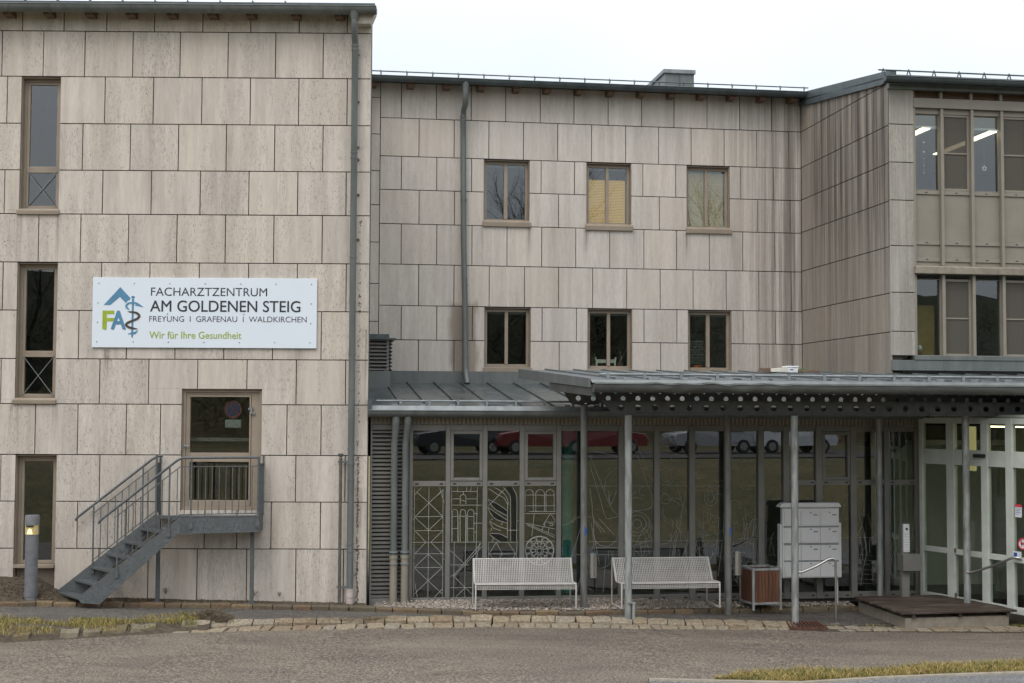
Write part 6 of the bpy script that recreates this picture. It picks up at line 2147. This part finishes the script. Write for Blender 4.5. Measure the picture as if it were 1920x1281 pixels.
# door bell pillar
ip = at_depth(1699, 1050, 25.75)
IP = Frame((ip.x, ip.y), ANG)
it = thing('intercom_pillar', 'taupe door bell pillar with a pale button panel by the glass', 'intercom', (ip.x, ip.y, 0), FG.a)
f = MB(); f.box(IP.u(1691.5, 1050), IP.u(1705.5, 1050), .0, .12, WALK(7) - .05, IP.z(1699, 982)); f.build('column', 'grey', it, .006)
f = MB(); f.box(IP.u(1689.5, 1050), IP.u(1724, 1050), -.10, .16, IP.z(1699, 1070), IP.z(1699, 1039)); f.build('letter_slot_box', 'grey', it, .008)
f = MB(); f.box(IP.u(1693.5, 1010), IP.u(1705, 1010), -.014, -.001, IP.z(1699, 1035), IP.z(1699, 983)); pn_ = f.build('button_panel', 'paper', it, .004)
f = MB(); cx_, cz_ = IP.u(1699.5, 992), IP.z(1699.5, 992); f.tube([(cx_, -.018, cz_), (cx_, -.013, cz_)], .026, 14); f.build('camera_eye', 'zinc_dark', pn_)
f = MB()
for yy in range(1000, 1034, 5): f.box(IP.u(1695, 1010), IP.u(1704, 1010), -.017, -.0135, IP.z(1699, yy + 3.4), IP.z(1699, yy))
f.build('buttons', 'mail', pn_)

# hand rails between posts and kerb
M['chrome'] = plain('stainless_tube', (.50, .49, .47), (.42, .41, .40), .28, 1.0, (3, 3, 20), .02)
def hand_rail(pts, Ds, base, label):
    P = [at_depth(x, y, d) for (x, y), d in zip(pts, Ds)]
    t = thing('hand_rail', label, 'handrail', (P[-1].x, P[-1].y, 0), 0)
    o_ = Vector((P[-1].x, P[-1].y, 0))
    f = MB(); f.tube([p - o_ for p in P] + [Vector((0, 0, base - .08))], .021, 12); f.build('tube', 'chrome', t)
    f = MB(); f.tube([Vector((0, 0, base)), Vector((0, 0, base + .01))], .05, 14); f.build('foot', 'galv', t)
    f = MB(); q_ = P[0] - o_; f.sphere(q_, .026, 10, 7); f.build('end_joint', 'chrome', t)
pD = FG.w(FG.u(1490, 1070, y2c), y2c).y
hand_rail([(1495, 1073), (1504, 1073), (1530, 1062), (1552, 1049.5), (1560, 1047), (1565, 1049), (1567, 1056), (1567, 1075)], [pD + .02, pD + .02, pD + .05, pD + .08, pD + .09, pD + .09, pD + .1, pD + .1], WALK(5.5), 'short stainless hand rail running from the canopy post in front of the letterboxes')
pD = FG.w(FG.u(1812, 1070, y1c - .62), y1c - .62).y - .06
hand_rail([(1815, 1073), (1824, 1073), (1866, 1060), (1895, 1047.5), (1905, 1045.5), (1914, 1047), (1921, 1056), (1922, 1085)], [pD + .0, pD - .06, pD - .4, pD - .65, pD - .73, pD - .75, pD - .75, pD - .75], G(8.6), 'stainless hand rail rising to the right in front of the entrance doors')

# wooden deck
zd = at_depth(1600, 1118, FG.w(FG.u(1600, 1118, -.75), -.75).y).z
c1_, c2_, c3_ = at_z(1600, 1118, zd), at_z(1690, 1149, zd), at_z(1907, 1143.5, zd)
dk = thing('wooden_deck', 'weathered dark plank deck in front of the entrance doors', 'deck', (c2_.x, c2_.y, 0), atan2(c3_.y - c2_.y, c3_.x - c2_.x))
dx, dn = (c3_ - c2_).normalized(), None
dn = Vector((-dx.y, dx.x, 0))
DL = (c3_ - c2_).length; DD = (c1_ - c2_).dot(dn); sk = (c1_ - c2_).dot(dx)
k = Mat('deck_wood')
n1 = k.noise((3, 40, 40), 1, 5); n2 = k.noise((1.2, 5, 5), 1, 4)
M['deck'] = k.out(k.mix(k.rng(n2, .4, .7), k.mix(k.rng(n1, .35, .65), (.060, .041, .031), (.03, .021, .016)), (.085, .07, .057)), k.rng(n2, .3, .7, .5, .75), 0, n1, .4, .005, .25)
f = MB(); np_ = 17
for i in range(np_):
    y0, y1 = DD * i / np_, DD * (i + 1) / np_ - .012
    a0, a1 = sk * y0 / DD + random.uniform(-.012, .012), sk * y1 / DD
    f.prism([(a0, y0), (DL, y0), (DL, y1), (a1 + (a0 - sk * y0 / DD), y1)], 'z', zd - .035, zd - random.uniform(0, .004))
f.build('planks', 'deck', dk, .004)
f = MB()
for q in (.1, .5, .92): f.prism([(DL * q, .03), (DL * q + .06, .03), (DL * q + .06 + sk, DD - .03), (DL * q + sk, DD - .03)], 'z', zd - .10, zd - .037)
f.build('joists', 'deck', dk)
f = MB(); f.prism([(.10, .06), (DL - .12, .06), (DL - .12 + sk, DD), (.10 + sk, DD)], 'z', -.25, zd - .102); f.build('concrete_base', 'concrete', dk)

# ================================================================ ACROSS THE STREET (seen in the panes)
M['bark'] = plain('bark', (.05, .042, .036), (.03, .025, .02), .9, 0, (5, 5, 1.5), .4)


def bare_tree(seed, h):
    rnd = random.Random(seed); f = MB()
    def limb(p, d, L, r, lv):
        pts, rs = [p.copy()], [r]
        n = 4 if lv < 3 else 3
        for i in range(n):
            d = (d + Vector((rnd.gauss(0, .16), rnd.gauss(0, .16), rnd.gauss(.05, .1)))).normalized()
            p = p + d * L / n; pts.append(p.copy()); rs.append(r * (1 - .5 * (i + 1) / n))
        (trunk if lv == 0 else f).tube(pts, rs, 7 if lv < 2 else (4 if lv < 3 else 3), False)
        if lv >= 5: return
        for i in range(3 if lv < 4 else 3):
            t = rnd.uniform(.35, 1); q = pts[min(n, 1 + int(t * n))]
            nd_ = (d + Vector((rnd.gauss(0, .6), rnd.gauss(0, .6), rnd.gauss(.1, .35)))).normalized()
            limb(q, nd_, L * rnd.uniform(.58, .78), r * .46, lv + 1)
        limb(pts[-1], (d + Vector((rnd.gauss(0, .25), rnd.gauss(0, .25), .1))).normalized(), L * .75, r * .48, lv + 1)
    trunk = MB()
    limb(Vector((0, 0, -.2)), Vector((0, 0, 1)), h * .3, h * .022, 0)
    return trunk, f


TREES = []
def tree(x, y, seed, h, label, proto=None):
    t = thing('bare_tree', label, 'tree', (x, y, ground_h(x, y)), random.uniform(0, 6), 'bare trees across the street')
    tr, cr2 = bare_tree(seed, h)
    tr.build('trunk', 'bark', t, fix=False); cr2.build('crown', 'bark', t, fix=False)
    TREES.append(t)
    return t


def mirror_at(fr, px, py, ydist):
    """where the reflection of a pane pixel meets the plane y = ydist"""
    r = ray(px, py); t = (fr.o - EYE).dot(fr.n) / r.dot(fr.n); p = EYE + r * t
    q = r - fr.n * 2 * r.dot(fr.n)
    s_ = (ydist - p.y) / q.y
    return p + q * s_


for px, py, fr, yy, seed, h, lab in ((985, 380, FM, -22, 1, 19, 'tall bare tree mirrored in the upper left window of the middle wing'),
                                     (1325, 370, FM, -26, 2, 20, 'tall bare tree mirrored in the upper right window of the middle wing'),
                                     (925, 640, FM, -30, 3, 13, 'bare tree mirrored in the lower left window of the middle wing'),
                                     (1130, 640, FM, -34, 4, 13, 'bare tree mirrored in the lower middle window of the middle wing'),
                                     (70, 360, FL, -30, 5, 14, 'bare tree mirrored in the left wing windows')):
    p = mirror_at(fr, px, py, yy)
    tree(p.x, p.y, seed, h, lab)
k = Mat('hedge_green'); n1 = k.noise((3, 3, 3), 1, 5)
M['hedge'] = k.out(k.mix(k.rng(n1, .35, .65), (.035, .05, .02), (.06, .05, .03)), .9, 0, n1, .5, .1)
mb = MB(); rnd = random.Random(77)
for i in range(60000):
    x = rnd.uniform(-60, 60); y = -19 - 9 * rnd.random()
    hh = 6.5 + 3.0 * mnoise.noise(Vector((x * .13, y * .2, 0))) + 1.6 * mnoise.noise(Vector((x * .6, y * .3, 5))); z = rnd.random() ** .8 * hh
    c = Vector((x, y, ground_h(x, y) + z)); e1 = Vector((rnd.gauss(0, 1), rnd.gauss(0, 1), rnd.gauss(0, 1))).normalized() * .42; e2 = e1.cross(Vector((rnd.gauss(0, 1), rnd.gauss(0, 1), 1))).normalized() * .022
    mb.add([c - e1, c + e2, c + e1, c - e2], [(0, 1, 2, 3)])
mb.build('woodland', 'hedge', kind='stuff', fix=False)
# wooded slope far behind
mb = MB()
for i in range(60):
    for j in range(2):
        x = -110 + 3.7 * i
        hh = 8 + 3 * mnoise.noise(Vector((x * .05, 4, 0))) + 2 * mnoise.noise(Vector((x * .4, 1, 0)))
        mb.v.append((x, -30 - 6 * j, ground_h(x, -30) + (-.5 if j == 0 else hh * .9)))
mb.f = [(2 * i, 2 * i + 1, 2 * i + 3, 2 * i + 2) for i in range(59)]; mb.s = [True] * 59; mb.r = [None] * 59
mb.build('wooded_hill', 'hedge', kind='structure')


def car(x, y, rz, body_mat, label):
    t = thing('parked_car', label, 'car', (x, y, 1.765), rz, 'cars parked across the street')
    prof = [(-2.05, .35), (-2.1, .62), (-1.98, .86), (-1.2, .97), (-.55, 1.40), (.75, 1.46), (1.55, 1.12), (2.02, 1.02), (2.08, .55), (2.02, .32)]
    f = MB()
    secs = []
    for y_, s_, dzz in ((-.86, .96, 0), (-.80, 1, .02), (0, 1.01, .03), (.80, 1, .02), (.86, .96, 0)):
        secs.append([(p[0] * s_, y_ * (1 if p[1] < 1.0 else .86), p[1] + dzz * (p[1] > .5)) for p in prof])
    n = len(prof); vs = [p for s_ in secs for p in s_]
    f.add(vs, [(i * n + j, i * n + (j + 1) % n, (i + 1) * n + (j + 1) % n, (i + 1) * n + j) for i in range(4) for j in range(n)], True)
    f.add(secs[0], [tuple(range(n))]); f.add(secs[-1], [tuple(range(n))])
    f.build('body', body_mat, t, .03)
    for s_ in (-1, 1):
        f = MB(); yq = s_ * .80
        f.prism([(-1.05, .98), (-.55, 1.36), (.12, 1.40), (.12, .98)], 'y', yq - .03 * s_, yq + .02 * s_); f.prism([(.18, .98), (.18, 1.40), (.72, 1.40), (1.35, 1.08), (1.3, .98)], 'y', yq - .03 * s_, yq + .02 * s_)
        f.build('side_window', 'car_glass', t)
    f = MB(); f.prism([(-1.17, .995), (-.58, 1.385), (-.55, 1.41), (-1.2, 1.0)], 'y', -.62, .62); f.build('windscreen', 'car_glass', t)
    for xw in (-1.3, 1.3):
        for s_ in (-1, 1):
            f = MB(); f.tube([(xw, s_ * .68, .31), (xw, s_ * .88, .31)], .31, 20); w_ = f.build('wheel', 'ink', t)
            f = MB(); f.tube([(xw, s_ * .86, .31), (xw, s_ * .89, .31)], .19, 14); f.build('rim', 'steel', w_)
    for s_ in (-1, 1):
        f = MB(); f.box(-2.10, -2.0, s_ * .62 - .14, s_ * .62 + .14, .66, .78); f.build('headlight', 'plate', t)


M['car_glass'] = plain('car_glass', (.02, .022, .025), rough=.05)
for nm, c in (('red', (.20, .012, .02)), ('silver', (.36, .37, .38)), ('white', (.66, .67, .68)), ('dark', (.025, .028, .035))):
    k = Mat('car_' + nm); k.p.inputs['Coat Weight'].default_value = .6; M['car_' + nm] = k.out(c, .35, 0)
for px, yy, cmat, rz, lab in ((1010, -8.5, 'car_red', 0, 'red car mirrored in the hall panes near the first post'), (1120, -8.3, 'car_red', pi, 'red car mirrored in the wide pane behind the first post'), (1330, -8.6, 'car_silver', 0, 'silver car mirrored in the hall panes near the second post'), (1480, -8.4, 'car_white', pi, 'white car mirrored in the hall panes beside the letterboxes'), (860, -9, 'car_dark', 0, 'dark car mirrored in the leaded panes at the left')):
    p = mirror_at(FG, px, 830, yy)
    car(p.x, p.y, rz, cmat, lab)
